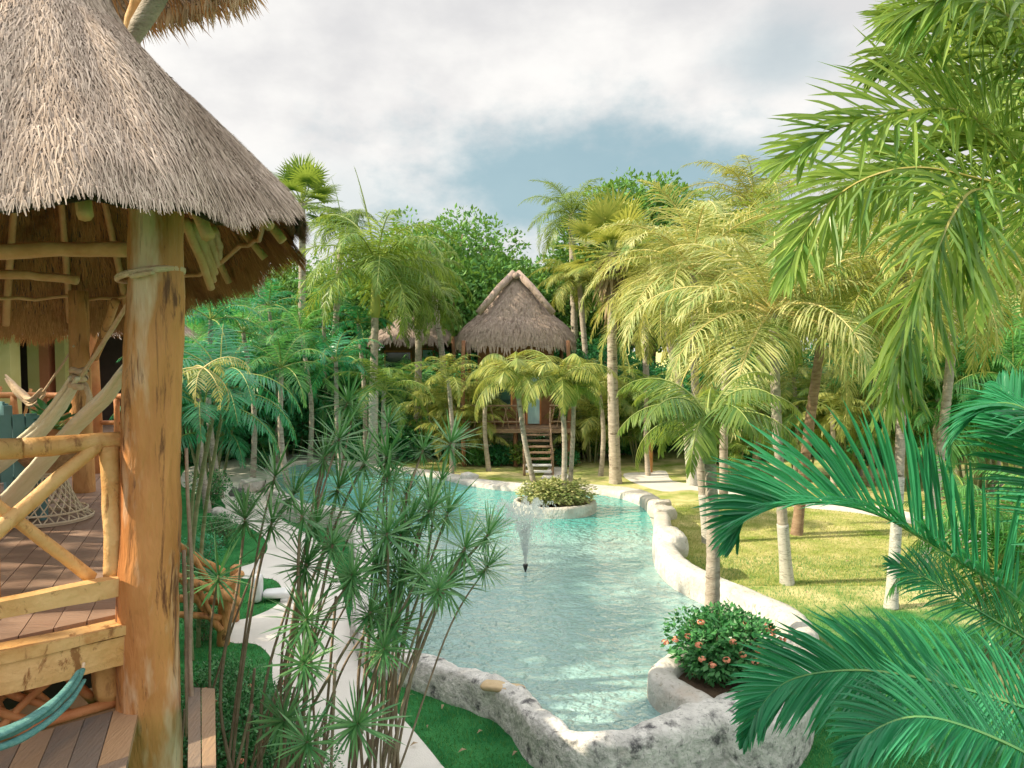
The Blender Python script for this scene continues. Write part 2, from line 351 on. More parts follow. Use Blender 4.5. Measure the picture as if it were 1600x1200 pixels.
def frond_on(mb, pts, L, n, w, vee=.35, ldroop=.25, rach=.02, side0=None, a0=80, a1=25, mi=(0, 1), start=.12, sides=(1, -1), jit=.1, seg=3, prof=None, fold=False):
    pts = [V(p) for p in pts]; m = len(pts)-1
    mb.tube(pts, [rach*(1-.85*i/m) for i in range(m+1)], 4, mi[1], cap=False)
    s0 = side0
    frames = []
    for i in range(m+1):
        t = (pts[min(i+1, m)]-pts[max(i-1, 0)]).normalized()
        s = t.cross(V((0, 0, 1)))
        if side0 is not None: s = side0-t*side0.dot(t)
        elif s.length < .25 and s0 is not None: s = s0-t*s0.dot(t)
        s.normalize()
        if s0 is not None and s.dot(s0) < 0: s = -s
        s0 = s; frames.append((t, s))
    for i in range(n):
        u = start+(1-start)*(i+.5)/n; x = u*m; k = min(int(x), m-1); fr = x-k
        p = pts[k].lerp(pts[k+1], fr); t = frames[k][0].lerp(frames[k+1][0], fr).normalized(); s = frames[k][1].lerp(frames[k+1][1], fr).normalized()
        nn = s.cross(t)
        v = (u-start)/(1-start)
        Lp = L*(prof(v) if prof else (.5+.5*math.sin(math.pi*min(1, v*1.25+.05)))*(1-.55*v**3))
        A = R(a0+(a1-a0)*v)
        for sg in sides:
            AA = A+random.uniform(-jit, jit); vv = vee+random.uniform(-jit, jit)
            d = (t*math.cos(AA)+s*sg*math.sin(AA)+nn*vv).normalized()
            if random.random() < .05: continue
            (leaf_fold if fold else leaf_strip)(mb, p, d, nn, Lp*(random.uniform(.84, 1.1) if random.random() > .06 else random.uniform(.4, .7)), w*random.uniform(.75, 1.15), ldroop*random.uniform(.5, 1.6), mi[0], seg)
def frond(mb, base, az, el, length, droop, L, n, w, m=12, **k):
    p = V(base); pts = [p.copy()]; tw = random.uniform(-.25, .25)
    for i in range(m):
        t = (i+.5)/m; a = el-droop*(t**1.3); z = az+tw*t
        p = p+V((math.cos(z)*math.cos(a), math.sin(z)*math.cos(a), math.sin(a)))*(length/m); pts.append(p.copy())
    frond_on(mb, pts, L, n, w, side0=V((-math.sin(az), math.cos(az), 0)), **k)
def palm_crown(kind, seed):
    """crown meshes with the growing point at the origin"""
    random.seed(seed); mb = MB(); ga = 2.399963
    if kind == 'coconut':
        N_ = 28
        for i in range(N_):
            t = i/(N_-1); el = R(78-100*t+random.uniform(-8, 8))
            frond(mb, (0, 0, 0), i*ga+random.uniform(-.2, .2), el, random.uniform(2.9, 3.5), R(random.uniform(75, 110)), 1.0, 66, .030, vee=random.uniform(-.25, .15), ldroop=random.uniform(.35, .75), rach=.03, start=.12, jit=.2)
    elif kind == 'royal':
        N_ = 24
        for i in range(N_):
            t = i/(N_-1); el = R(72-80*t+random.uniform(-8, 8))
            frond(mb, (0, 0, 0), i*ga+random.uniform(-.2, .2), el, random.uniform(2.8, 3.4), R(random.uniform(85, 130)), .95, 74, .034, vee=random.uniform(-.1, .3), ldroop=.5, rach=.03, start=.1, jit=.35)
        frond(mb, (0, 0, 0), 2.6, R(80), 3.1, R(12), .5, 46, .03, vee=.1, ldroop=.05, a0=18, a1=10, rach=.04)
    elif kind == 'christmas':
        N_ = 15
        for i in range(N_):
            t = i/(N_-1); el = R(66-60*t+random.uniform(-8, 8))
            frond(mb, (0, 0, 0), i*ga+random.uniform(-.2, .2), el, random.uniform(1.25, 1.55), R(random.uniform(85, 110)), .52, 42, .026, vee=.5, ldroop=.2, rach=.02, start=.08, a0=72)
    elif kind == 'fan':
        for i in range(26):
            t = i/25; el = R(80-105*t); az = i*ga
            d = V((math.cos(az)*math.cos(el), math.sin(az)*math.cos(el), math.sin(el))); s = V((-math.sin(az), math.cos(az), 0)); nn = s.cross(-d)
            c = d*random.uniform(.75, 1.0); mb.tube([V((0, 0, 0)), c*.5, c], [.025, .018, .015], 4, 1, cap=False)
            for j in range(24):
                a = R(-125+250*j/23); dd = (d*math.cos(a)+s*math.sin(a)+nn*.12).normalized()
                leaf_strip(mb, c, dd, nn, .85*(1-.25*abs(a)/2.2)*random.uniform(.9, 1.1), .075, .22, 0, 3)
    elif kind == 'areca':
        for j in range(9):
            a = j*ga; b = V((math.cos(a)*.35*random.random(), math.sin(a)*.35*random.random(), 0)); h = random.uniform(.8, 2.2)
            tip = b+V((math.cos(a)*.25*h, math.sin(a)*.25*h, h)); mb.tube([b, b.lerp(tip, .5)+V((0, 0, .05)), tip], [.035, .03, .022], 6, 2)
            for q in range(6):
                az = a+q*ga; el = R(82-58*q/5+random.uniform(-8, 8))
                frond(mb, tip, az, el, random.uniform(1.5, 2.1), R(random.uniform(70, 105)), .62, 38, .028, vee=.3, ldroop=.32, rach=.016, start=.15)
    elif kind == 'royal_small':
        for i in range(12):
            t = i/11; el = R(75-75*t+random.uniform(-8, 8))
            frond(mb, (0, 0, 0), i*ga, el, random.uniform(1.9, 2.4), R(random.uniform(80, 110)), .6, 38, .04, vee=.15, ldroop=.35, rach=.025, jit=.2)
    return mb
MESH = {}
def crown_mesh(kind, var, leaf, rac='rachis', stem='cane'):
    key = (kind, var, leaf)
    if key not in MESH:
        mb = palm_crown(kind, 100+var*17+len(kind)); o = mb.build('crown', [leaf, rac, stem]); MESH[key] = o.data; bpy.data.objects.remove(o)
    return MESH[key]
def trunk_mesh(mb, path, r0, r1, rings=.12, n=12, mi=0, flare=1.35):
    P = cr(path, 24); tot = sum(np.linalg.norm(P[i+1]-P[i]) for i in range(len(P)-1))
    k = max(30, int(tot/rings*2)); k = min(k, 120); Q = []; rad = []
    for i in range(k+1):
        x = i/k*(len(P)-1); a = int(min(x, len(P)-2)); Q.append(V(P[a]*(1-(x-a))+P[a+1]*(x-a)))
        t = i/k; rad.append((r0+(r1-r0)*t)*(1+(flare-1)*math.exp(-t*tot/.35))*(1.0+(.045 if i % 2 else -.02))*random.uniform(.98, 1.02))
    mb.tube(Q, rad, n, mi, .03)
def palm(name, base, top, kind, var, leaf, r0, r1, label, cat='palm tree', trunk='trunk_grey', group=None, scale=1., rz=0., bend=.25, shaft=None, skirt=False,
         rac='rachis', z0=None, coco=0, white=0.):
    base = V(base); top = V(top); e = empty(name, base); tag(e, label, cat, group)
    lt = top-base; random.seed(int(abs(base.x*31+base.y*17)*10))
    mid = lt*.5+V((random.uniform(-1, 1), random.uniform(-.5, .5), 0))*bend
    mb = MB(); trunk_mesh(mb, [(0, 0, -.1), tuple(lt*.25+(mid-lt*.5)*.7), tuple(mid), tuple(lt*.76+(mid-lt*.5)*.6), tuple(lt)], r0, r1)
    mb.build('trunk', trunk, e, True)
    if white:
        mb = MB(); t = white/lt.z
        P = cr([(0, 0, -.02), tuple(lt*.25+(mid-lt*.5)*.7), tuple(mid), tuple(lt*.76+(mid-lt*.5)*.6), tuple(lt)], 24)
        q = [V(p) for p in P if p[2] <= white]
        mb.tube(q, [r0*1.05*(1+.33*math.exp(-p.z/.35))+.004 for p in q], 14, 0, .02); mb.build('painted_band', 'trunk_white', e, True)
    c = mesh_obj('crown', crown_mesh(kind, var, leaf, rac), e, lt); c.rotation_euler = (random.uniform(-.08, .08), random.uniform(-.08, .08), rz); c.scale = (scale,)*3
    if shaft:
        mb = MB(); d = (lt-mid).normalized(); h = shaft[1]
        mb.tube([lt-d*h, lt-d*h*.85, lt-d*h*.4, lt, lt+d*.15], [r1*1.2, r1*1.6, r1*1.3, r1*.9, r1*.4], 12); mb.build('crownshaft', shaft[0], e, True)
    if skirt:
        mb = MB()
        for i in range(90):
            az = random.uniform(0, 6.28); z = random.uniform(-1.7, -.1); o = V((math.cos(az), math.sin(az), 0))
            p = lt+o*r1*1.0+V((0, 0, z)); leaf_strip(mb, p, (o*.6+V((0, 0, -.5))).normalized(), o, random.uniform(.6, 1.1), .10, .6, 0, 4)
            for q in range(3): leaf_strip(mb, p+V((0, 0, -.3)), (o*random.uniform(.2, .7)+V((random.uniform(-.3, .3), random.uniform(-.3, .3), -.8))).normalized(), o, random.uniform(.4, .9), .035, .3, 0, 3)
        mb.build('dead_frond_skirt', 'dead_leaf', e)
    for i in range(coco):
        mb = MB(); a = i*2.2; q = lt+V((math.cos(a)*.22, math.sin(a)*.22, -.22-.05*(i % 2)))
        mb.tube([q+V((0, 0, z)) for z in (.12, .08, 0, -.08, -.13)], [.02, .08, .11, .08, .02], 8); mb.build('coconut', 'shaft_green', e, True)
    return e
def rnd_unit():
    while True:
        v = V((random.uniform(-1, 1), random.uniform(-1, 1), random.uniform(-1, 1)))
        if .05 < v.length < 1: return v.normalized()
def leaf_cloud(mb, c, r, n, ls, mi=0, aspect=.55, up=.35):
    c = V(c); r = V(r) if hasattr(r, '__len__') else V((r, r, r))
    for _ in range(n):
        u = rnd_unit(); q = random.uniform(.72, 1.08)
        p = c+V((u.x*r.x*q, u.y*r.y*q, u.z*r.z*q)); d = (u+rnd_unit()*.9+V((0, 0, -.15))).normalized(); nn = (u+rnd_unit()*.6+V((0, 0, up))).normalized()
        s = d.cross(nn)
        if s.length < .05: continue
        s.normalize(); L = ls*random.uniform(.6, 1.3); W = L*aspect*.5; k = d.cross(s)*L*.08
        mb.add([p, p+d*L*.45+s*W+k, p+d*L, p+d*L*.45-s*W+k], [(0, 1, 2, 3)], mi)
def broadleaf(var, w, h, nclump=28, nleaf=430, ls=.21, leaf='leaf_tree', flat=1.):
    """a crown of leaf clumps over real limbs; returns (trunk mesh, crown mesh), base at origin"""
    key = ('tree', var, leaf, w, h)
    if key in MESH: return MESH[key]
    random.seed(900+var); tb = MB(); cb = MB(); th = h*.42
    trunk_mesh(tb, [(0, 0, -.2), (.1, .05, th*.5), (random.uniform(-.3, .3), 0, th)], .028*h, .018*h)
    for i in range(nclump):
        a = i*2.4+random.uniform(-.3, .3); q = math.sqrt((i+.5)/nclump); z = h*(.40+.46*(1-q*q*.75)*random.uniform(.75, 1.0)*flat)
        c = V((math.cos(a)*q*w*.5, math.sin(a)*q*w*.5, z)); r = w*random.uniform(.10, .17)
        tb.tube([V((0, 0, th*.8)), V((c.x*.4, c.y*.4, th+(c.z-th)*.5)), c], [.012*h, .008*h, .003*h], 5)
        leaf_cloud(cb, c, (r, r, r*.72), nleaf, ls)
        for _ in range(3): u = rnd_unit(); leaf_cloud(cb, c+u*r*1.0, r*.42, nleaf//7, ls)
    t = tb.build('trunk', 'trunk_brown', None, True); c = cb.build('crown', leaf)
    MESH[key] = (t.data, c.data); bpy.data.objects.remove(t); bpy.data.objects.remove(c); return MESH[key]
def tree(name, loc, rz, s, data, label, cat='tree', group=None, sz=1.):
    e = empty(name, loc, rz); tag(e, label, cat, group); e.scale = (s, s, s*sz)
    mesh_obj('trunk', data[0], e); mesh_obj('crown', data[1], e); return e
def bush_mesh(var, leaf, n=900, ls=.10, r=(.5, .5, .45), flowers=0, fs=.05, lump=9):
    key = ('bush', var, leaf, n)
    if key in MESH: return MESH[key]
    random.seed(500+var); mb = MB(); sm = MB(); fl = MB()
    for i in range(lump):
        a = i*2.4; q = math.sqrt(i/lump)*.62; c = V((math.cos(a)*r[0]*q, math.sin(a)*r[1]*q, r[2]*random.uniform(.75, 1.05)))
        leaf_cloud(mb, c, (r[0]*.45, r[1]*.45, r[2]*.62), n//lump, ls, up=.6)
        sm.tube([V((c.x*.2, c.y*.2, 0)), c*.6, c+V((0, 0, r[2]*.4))], [.018, .012, .005], 5)
        for _ in range(6): sm.tube([c*.5, c+V((random.uniform(-.3, .3)*r[0], random.uniform(-.3, .3)*r[1], r[2]*.4))], [.006, .003], 4)
    for i in range(flowers):
        u = rnd_unit(); u.z = abs(u.z); u.y = -abs(u.y) if i % 3 else u.y; p = V((u.x*r[0]*1.02, u.y*r[1]*1.02, r[2]*.9+u.z*r[2]*.75))
        for _ in range(16):
            q = rnd_unit(); s = q.cross(V((.3, .2, 1))).normalized()*fs*.3; t = q.cross(s).normalized()*fs*.3; o = p+q*fs*.6
            fl.add([o-s, o+t, o+s, o-t], [(0, 1, 2, 3)])
    o = mb.build('foliage', leaf); s = sm.build('stem', 'twig'); f = fl.build('blossom', 'flower') if flowers else None
    MESH[key] = (o.data, s.data, f.data if f else None)
    for x in (o, s, f):
        if x: bpy.data.objects.remove(x)
    return MESH[key]
def bush(name, loc, s, data, label, cat='shrub', group=None, rz=0.):
    e = empty(name, loc, rz); tag(e, label, cat, group); e.scale = s if hasattr(s, '__len__') else (s, s, s)
    mesh_obj('foliage', data[0], e); mesh_obj('stem', data[1], e)
    if data[2]: mesh_obj('blossom', data[2], e)
    return e
from mathutils import noise as mn
# ================================================================ ground, path, pool
def sheet(name, pts, z, m, kind='structure', sm=4):
    P = cr([(p.x, p.y) for p in pts], sm, True) if sm else [(p.x, p.y) for p in pts]
    me = bpy.data.meshes.new(name); import bmesh
    bm = bmesh.new(); vs = [bm.verts.new((q[0], q[1], z)) for q in P]
    es = [bm.edges.new((vs[i], vs[(i+1) % len(vs)])) for i in range(len(vs))]
    bmesh.ops.triangle_fill(bm, edges=es, use_beauty=True)
    for f_ in bm.faces:
        if f_.normal.z < 0: f_.normal_flip()
    bm.to_mesh(me); bm.free(); me.materials.append(MT[m]); o = mesh_obj(name, me)
    if kind: tag(o, kind=kind)
    return o, np.array([[q[0], q[1]] for q in P])
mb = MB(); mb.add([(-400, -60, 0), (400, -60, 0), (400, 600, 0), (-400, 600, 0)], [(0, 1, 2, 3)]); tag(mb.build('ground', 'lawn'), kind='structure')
path_px = [(730, 1260), (690, 1196), (640, 1135), (590, 1080), (556, 1020), (540, 950), (528, 900), (505, 855), (472, 830), (440, 812), (425, 790), (418, 765), (428, 742), (470, 726), (520, 712), (575, 705), (640, 690), (700, 672),
           (722, 658), (690, 655), (640, 664), (560, 682), (470, 700), (400, 710), (330, 722), (290, 734), (285, 760), (330, 772), (352, 790), (352, 812), (385, 822), (410, 838), (418, 858), (400, 878), (366, 890), (372, 904),
           (425, 905), (442, 925), (432, 946), (395, 964), (356, 975), (358, 1003), (400, 1007), (424, 1030), (426, 1062), (440, 1120), (470, 1200), (480, 1280)]
_, path_poly = sheet('path', [at(*p) for p in path_px], .006, 'path_concrete')
rp = [(1010, 738), (1040, 736), (1052, 752), (1110, 758), (1200, 770), (1290, 782), (1380, 792), (1440, 806), (1500, 822), (1600, 850), (1600, 872), (1480, 838), (1420, 818), (1340, 802), (1240, 792), (1150, 776), (1080, 766), (1035, 768), (985, 752), (975, 740)]
_, rpath_poly = sheet('garden_path', [at(*p) for p in rp], .006, 'path_concrete', sm=3)
sheet('step_path', [at(*p) for p in [(845, 748), (890, 748), (885, 738), (886, 730), (858, 730), (852, 738)]], .010, 'path_concrete', sm=0)
WZ = .35
# px, py of the waterline, wall width, wall top, roughness (1 = rough stone)
C_ = [(578, 930, .30, 0.38, 1), (582, 965, .30, 0.38, 1), (605, 1003, .30, 0.39, 1), (690, 1034, .30, 0.41, 1), (780, 1064, .31, 0.44, 1), (826, 1090, .30, 0.47, 1), (850, 1120, .30, 0.50, 1), (880, 1150, .30, 0.54, 1), (930, 1172, .33, 0.58, 1),
      (1000, 1165, .42, 0.66, 1), (1060, 1145, .45, 0.68, 1), (1112, 1128, .45, 0.68, 1), (1180, 1090, .45, 0.68, .8), (1235, 1040, .45, 0.74, .4), (1215, 1000, .5, 0.76, 0), (1160, 972, .50, 0.78, 0), (1100, 945, .50, 0.79, 0), (1050, 918, .50, 0.80, 0), (1027, 893, .52, 0.82, 0), (1019, 868, .52, 0.82, 0),
      (1022, 840, .48, 0.79, 0), (1018, 815, .50, 0.74, 0), (1006, 795, .60, 0.64, 0), (975, 781, .75, 0.58, 0), (930, 773, .85, 0.52, 0), (870, 770, .85, 0.50, 0), (800, 768, .85, 0.50, 0), (735, 760, .80, 0.48, 0), (690, 750, .7, 0.48, 0), (620, 738, .7, 0.45, 0), (540, 728, .6, 0.45, 0), (470, 726, .4, 0.45, 0),
      (436, 742, .35, 0.47, 0), (440, 768, .35, 0.50, .3), (475, 792, .35, 0.50, .3), (535, 802, .35, 0.50, .3), (570, 828, .35, 0.52, .5), (583, 875, .38, 0.47, .8)]
ctl = []
for px, py, wd, tp, rg in C_:
    p = at(px, py, WZ); ctl.append((p.x, p.y, wd*(.82 if px > 1000 and rg < .5 else 1), tp, rg))
ring = np.array(cr(ctl, 8, True))
# resample to even 7 cm steps
d = np.linalg.norm(np.roll(ring[:, :2], -1, 0)-ring[:, :2], axis=1); s = np.concatenate([[0], np.cumsum(d)]); rr = np.vstack([ring, ring[:1]])
ns = int(s[-1]/.08); ss = np.linspace(0, s[-1], ns, endpoint=False); ring = np.array([[np.interp(q, s, rr[:, k]) for k in range(5)] for q in ss])
area = np.sum(ring[:, 0]*np.roll(ring[:, 1], -1)-np.roll(ring[:, 0], -1)*ring[:, 1]); sgn = 1 if area > 0 else -1
tg = np.roll(ring[:, :2], -4, 0)-np.roll(ring[:, :2], 4, 0); tg /= np.linalg.norm(tg, axis=1)[:, None]
nrm = np.stack([tg[:, 1], -tg[:, 0]], 1)*sgn
pool_poly = ring[:, :2]+nrm*.05
outer_poly = ring[:, :2]+nrm*(ring[:, 2:3]+.05)
sheet('pool_water', [V((q[0], q[1], 0)) for q in (ring[:, :2]+nrm*.12)], WZ, 'pool_water', sm=0)
def wall_sweep(ring, nrm, name, mats, parent=None, closed=True, z0=-.05):
    mb = MB(); prof = [(0, 0), (0.0, .35), (0, .72), (.03, .93), (.14, 1.0), (.32, 1.03), (.5, 1.03), (.68, 1.03), (.86, 1.0), (.97, .92), (1.0, .72), (1.03, .45), (1.07, .2), (1.1, 0)]
    K = len(prof); n = len(ring); vs = []
    for i in range(n):
        x, y, wd, tp, rg = ring[i]
        for a, b in prof:
            q = V((x+nrm[i][0]*wd*a, y+nrm[i][1]*wd*a, z0+(tp-z0)*b))
            amp = .014+.034*rg
            nv = mn.noise_vector(q*3.1)*amp+mn.noise_vector(q*9)*amp*.5
            if a == 0: nv *= .4
            if b < .05: nv *= .6
            vs.append(q+nv)
    fs = []; mi = []
    for i in range(n if closed else n-1):
        j = (i+1) % n
        for k in range(K-1):
            fs.append((i*K+k, i*K+k+1, j*K+k+1, j*K+k)); mi.append(1 if ring[i][4]+mn.noise(V((i*.3, 0, 0)))*.2 > .5 else 0)
    mb.v = vs; mb.f = fs; mb.m = mi
    return mb.build(name, mats, parent, True)
pw = empty('pool_wall', (float(ring[0][0]), float(ring[0][1]), 0)); tag(pw, 'low whitewashed stone wall curving all round the turquoise pool', 'pool wall')
o = wall_sweep(ring, nrm, 'coping', ['white_wall', 'white_stone'], None); o.parent = pw; o.location = -pw.location
def pblock(name, c, dims, m, rz=0, amp=.04, parent=None, div=6):
    """a weathered block: a subdivided box, edges rounded, roughened"""
    mb = MB(); c = V(c); n = div; idx = {}; vs = []; M_ = Matrix.Rotation(rz, 3, 'Z')
    def vid(i, j, k):
        if (i, j, k) not in idx:
            q = V((i/n*2-1, j/n*2-1, k/n*2-1)); L = max(abs(q.x), abs(q.y), abs(q.z)); r = q.length
            q2 = q*(1-.16*(r-L)/.73*1.2)
            p = V((q2.x*dims[0]/2, q2.y*dims[1]/2, q2.z*dims[2]/2)); p = M_@p+c; p += mn.noise_vector(p*4)*amp+mn.noise_vector(p*11)*amp*.4
            idx[(i, j, k)] = len(vs); vs.append(p)
        return idx[(i, j, k)]
    fs = []
    for a in range(n):
        for b in range(n):
            for k, fl in ((0, 1), (n, 0)):
                for ax in range(3):
                    q = [(a, b), (a+1, b), (a+1, b+1), (a, b+1)]
                    f_ = []
                    for u, v in q:
                        t = [0, 0, 0]; t[ax] = k; t[(ax+1) % 3] = u; t[(ax+2) % 3] = v; f_.append(vid(*t))
                    fs.append(tuple(f_[::-1] if fl else f_))
    mb.add(vs, fs); return mb.build(name, m, parent, True)
def loc_fix(o, e): o.parent = e; o.location = -V(e.location)
for (px, py, dx, dy, dz, rz) in ((1036, 796, .62, .45, .30, .3), (1032, 783, .55, .3, .22, .2), (1050, 842, .50, .85, .55, .1)):
    p = at(px, py, .8); o = pblock('wall_block', (p.x, p.y, .72), (dx, dy, dz), 'white_wall', rz, .05); loc_fix(o, pw)
p = at(735, 745, .5); o = pblock('boulder', (p.x+.0, p.y-.2, .42), (.6, .35, .5), 'white_wall', 0, .08); loc_fix(o, pw)
for px, py, r_ in ((1026, 1044, .07), (1036, 1060, .08), (1052, 1074, .10)):
    p = at(px, py, .72); zz = .665 if py < 1100 else (.62 if px < 920 else .72); p = at(px, py, zz); o = pblock('dark_stone', (p.x, p.y, zz-.03), (r_*1.7, r_*1.2, .10), 'rock', random.random(), .02); loc_fix(o, pw)
p = at(786, 1068, .45); o = pblock('ochre_stone', (p.x, p.y-.06, .425), (.60, .22, .07), 'rock_ochre', -.3, .02); loc_fix(o, pw)
# the corner planter of flowering shrub and its palm
pl = empty('corner_planter', tuple(at(1130, 1060, 0))); tag(pl, 'white stone corner planter holding the orange-flowered shrub at the pool edge', 'planter')
pc = [(1035, 1024), (1012, 1044), (1022, 1066), (1060, 1090), (1120, 1120), (1185, 1135), (1250, 1110), (1275, 1060), (1262, 1010), (1200, 985), (1090, 995)]
pr = np.array(cr([(*at(x, y, .67).xy, .38, .68, .25 if x < 1110 else .9) for x, y in pc], 14, True))
tg2 = np.roll(pr[:, :2], -1, 0)-np.roll(pr[:, :2], 1, 0); tg2 /= np.linalg.norm(tg2, axis=1)[:, None]
a2 = np.sum(pr[:, 0]*np.roll(pr[:, 1], -1)-np.roll(pr[:, 0], -1)*pr[:, 1]); in2 = np.stack([-tg2[:, 1], tg2[:, 0]], 1)*(1 if a2 > 0 else -1)
o = wall_sweep(pr, in2, 'rim', ['white_wall', 'white_stone']); loc_fix(o, pl)
so, _ = sheet('soil', [V((q[0], q[1], 0)) for q in (pr[:, :2]+in2*.2)], .58, 'soil', None, 0); loc_fix(so, pl)
# island planter
ic = V((1.15, 19.6, 0)); isl = empty('island_planter', ic); tag(isl, 'round cream planter standing as an island in the pool', 'planter')
ir = np.array([[math.cos(a)*(1.12+.03*math.sin(3*a)), math.sin(a)*.92, .16, .62, .1] for a in np.linspace(0, 2*math.pi, 100, endpoint=False)])
wall_sweep(ir, [(-math.cos(r_), -math.sin(r_)) for r_ in np.linspace(0, 2*math.pi, 100, endpoint=False)], 'rim', ['white_wall', 'white_stone'], isl)
so, _ = sheet('soil', [V((q[0]*.93, q[1]*.93, 0)) for q in ir], .54, 'soil', None, 0); so.parent = isl
# white low bench by the path
p = at(402, 940, 0); e = empty('garden_bench', p, .15); tag(e, 'low white concrete seat with an upright end beside the winding path', 'bench')
o = pblock('end_slab', (0, 0, .26), (.20, .34, .52), 'plinth_white', 0, .006); o.parent = e
o = pblock('seat', (.36, .02, .14), (.52, .34, .12), 'plinth_white', 0, .006); o.parent = e
o = pblock('leg', (.5, .02, .04), (.14, .30, .10), 'plinth_white', 0, .004); o.parent = e
# rocks on the left of the pool
for i, (px, py, r_) in enumerate(((395, 768, .75), (432, 760, .6), (345, 812, .55), (372, 775, .4))):
    p = at(px, py, 0); o = pblock('rock', (0, 0, r_*.25), (r_, r_*.7, r_*.6), 'white_wall' if i in (0, 2) else 'rock', i, .12); o.location = p
    tag(o, ('large pale rounded boulder on the left bank of the pool', 'dark boulder touching the water at the pool left end', 'pale flat rock among plants nearest the log fence', 'small dark rock between the path and the pale boulder')[i], 'rock')
# fountain
fp = at(821, 893, WZ); e = empty('fountain', fp); tag(e, 'small fountain throwing a spreading white spray over the pool', 'fountain')
mb = MB(); mb.tube([(0, 0, -.1), (0, 0, .02), (0, 0, .06), (0, 0, .13), (0, 0, .15)], [.02, .02, .035, .05, .045], 12); mb.build('nozzle', 'black_metal', e, True)
mb = MB()
for j in range(70):
    a = j*2.4; sp = random.uniform(.16, .42) if j > 6 else .04; H = random.uniform(1.0, 1.3) if j > 8 else random.uniform(.6, .9)
    for q in range(150):
        t = q/149*1.75
        x = sp*t*(1.2+.0*t); z = .15+H*(1-(1-t)**2)
        if z < .02 or random.random() < .12+t*.32: continue
        s_ = random.uniform(.003, .008)*(1+.4*t); c = V((math.cos(a)*x, math.sin(a)*x, z))+rnd_unit()*.015*(1+t)
        mb.add([c+V((0, 0, s_*2.6)), c+V((s_, 0, 0)), c+V((-s_*.5, s_*.8, 0)), c+V((-s_*.5, -s_*.8, 0)), c-V((0, 0, s_*2.6))], [(0, 1, 2), (0, 2, 3), (0, 3, 1), (4, 2, 1), (4, 3, 2), (4, 1, 3)])
mb.build('spray', 'spray', e)
random.seed(77)
for i, (px, py) in enumerate(((668, 1137), (690, 1112), (745, 1150), (650, 1090), (800, 1185), (1180, 850), (1320, 880), (1260, 930), (1150, 900), (1350, 830), (640, 1170), (470, 1010), (500, 1130), (455, 930), (1290, 905), (715, 1180))):
    p = at(px, py, 0); a = random.uniform(0, 6); L_ = random.uniform(.06, .13); mb = MB(); d_ = V((math.cos(a), math.sin(a), .1)); s_ = V((-math.sin(a), math.cos(a), 0))*L_*.16
    mb.add([V((0, 0, .03)), d_*L_*.5+s_+V((0, 0, .06)), d_*L_+V((0, 0, .03)), d_*L_*.5-s_+V((0, 0, .05))], [(0, 1, 2, 3)]); o = mb.build('fallen_leaf', 'dead_leaf'); o.location = p; tag(o, 'dry tan leaf fallen on the turf or path', 'leaf', 'fallen leaves on the ground')
# grass blades on the near lawns
def inside(P, poly):
    x, y = P[:, 0], P[:, 1]; r_ = np.zeros(len(P), bool); n = len(poly)
    for i in range(n):
        x1, y1 = poly[i]; x2, y2 = poly[(i+1) % n]
        c = ((y1 > y) != (y2 > y)); xx = (x2-x1)*(y-y1)/((y2-y1) if y2 != y1 else 1e-9)+x1; r_ ^= c & (x < xx)
    return r_
rs = np.random.RandomState(3)
def blades(name, n, x0, x1, y0, y1, h, wd, m, label):
    y = y0+(y1-y0)*rs.rand(n)**1.5; x = x0+(x1-x0)*rs.rand(n); P = np.stack([x, y], 1)
    k = (np.abs(x) < y*.74) & ~inside(P, path_poly) & ~inside(P, outer_poly) & ~inside(P, rpath_poly) & ~inside(P, pr[:, :2]); P = P[k]; n = len(P)
    a = rs.rand(n)*6.28; ln = rs.normal(0, .45, (n, 2))*h; hh = h*(.6+.7*rs.rand(n))
    vs = np.zeros((n, 3, 3)); vs[:, 0, :2] = P-np.stack([np.cos(a), np.sin(a)], 1)*wd; vs[:, 1, :2] = P+np.stack([np.cos(a), np.sin(a)], 1)*wd
    vs[:, 2, :2] = P+ln; vs[:, 2, 2] = hh; vs[:, :2, 2] = -.005
    me = bpy.data.meshes.new(name); me.vertices.add(3*n); me.vertices.foreach_set('co', vs.ravel()); me.loops.add(3*n); me.loops.foreach_set('vertex_index', np.arange(3*n))
    me.polygons.add(n); me.polygons.foreach_set('loop_start', np.arange(0, 3*n, 3)); me.update(); me.validate()
    me.materials.append(MT[m]); tag(mesh_obj(name, me), label, 'grass', kind='stuff')
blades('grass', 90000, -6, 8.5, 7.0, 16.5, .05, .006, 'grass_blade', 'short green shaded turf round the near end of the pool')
blades('grass', 60000, 3, 13, 14.5, 22, .04, .008, 'grass_sunlit', 'turf coloured sunlit yellow on the lawn right of the pool')
# ================================================================ thatch
def strands(mb, S, n, L, wd, lift, phis, ts, mi=0, jit=.25, edge=0., flip=1):
    for _ in range(n):
        ph = random.uniform(*phis); t = random.uniform(*ts)
        if edge and random.random() < edge: t = random.uniform(0, .02)
        p = S(ph, t); dn = (S(ph, t-.02)-p) if t > .03 else (S(ph, t)-S(ph, t+.02)); dn.normalize(); tp = (S(ph+.02, t)-p)
        if tp.length < 1e-5: continue
        tp.normalize(); nn = tp.cross(dn)*-1
        if nn.z < 0: nn = -nn
        nn *= flip
        d = (dn+nn*lift*random.uniform(.2, 1.2)+tp*random.uniform(-jit, jit)).normalized(); l_ = L*random.uniform(.5, 1.2); w_ = wd*random.uniform(.6, 1.4)
        s_ = d.cross(nn).normalized()*w_*.5; q = p+nn*.01; d2 = (d+V((0, 0, -.12))+tp*random.uniform(-.12, .12)).normalized()
        mb.add([q-s_, q+s_, q+d*l_*.5+s_+nn*.012, q+d*l_*.5-s_+nn*.012, q+d*l_*.5+d2*l_*.5+s_*.4, q+d*l_*.5+d2*l_*.5-s_*.4], [(0, 1, 2, 3), (3, 2, 4, 5)], mi)
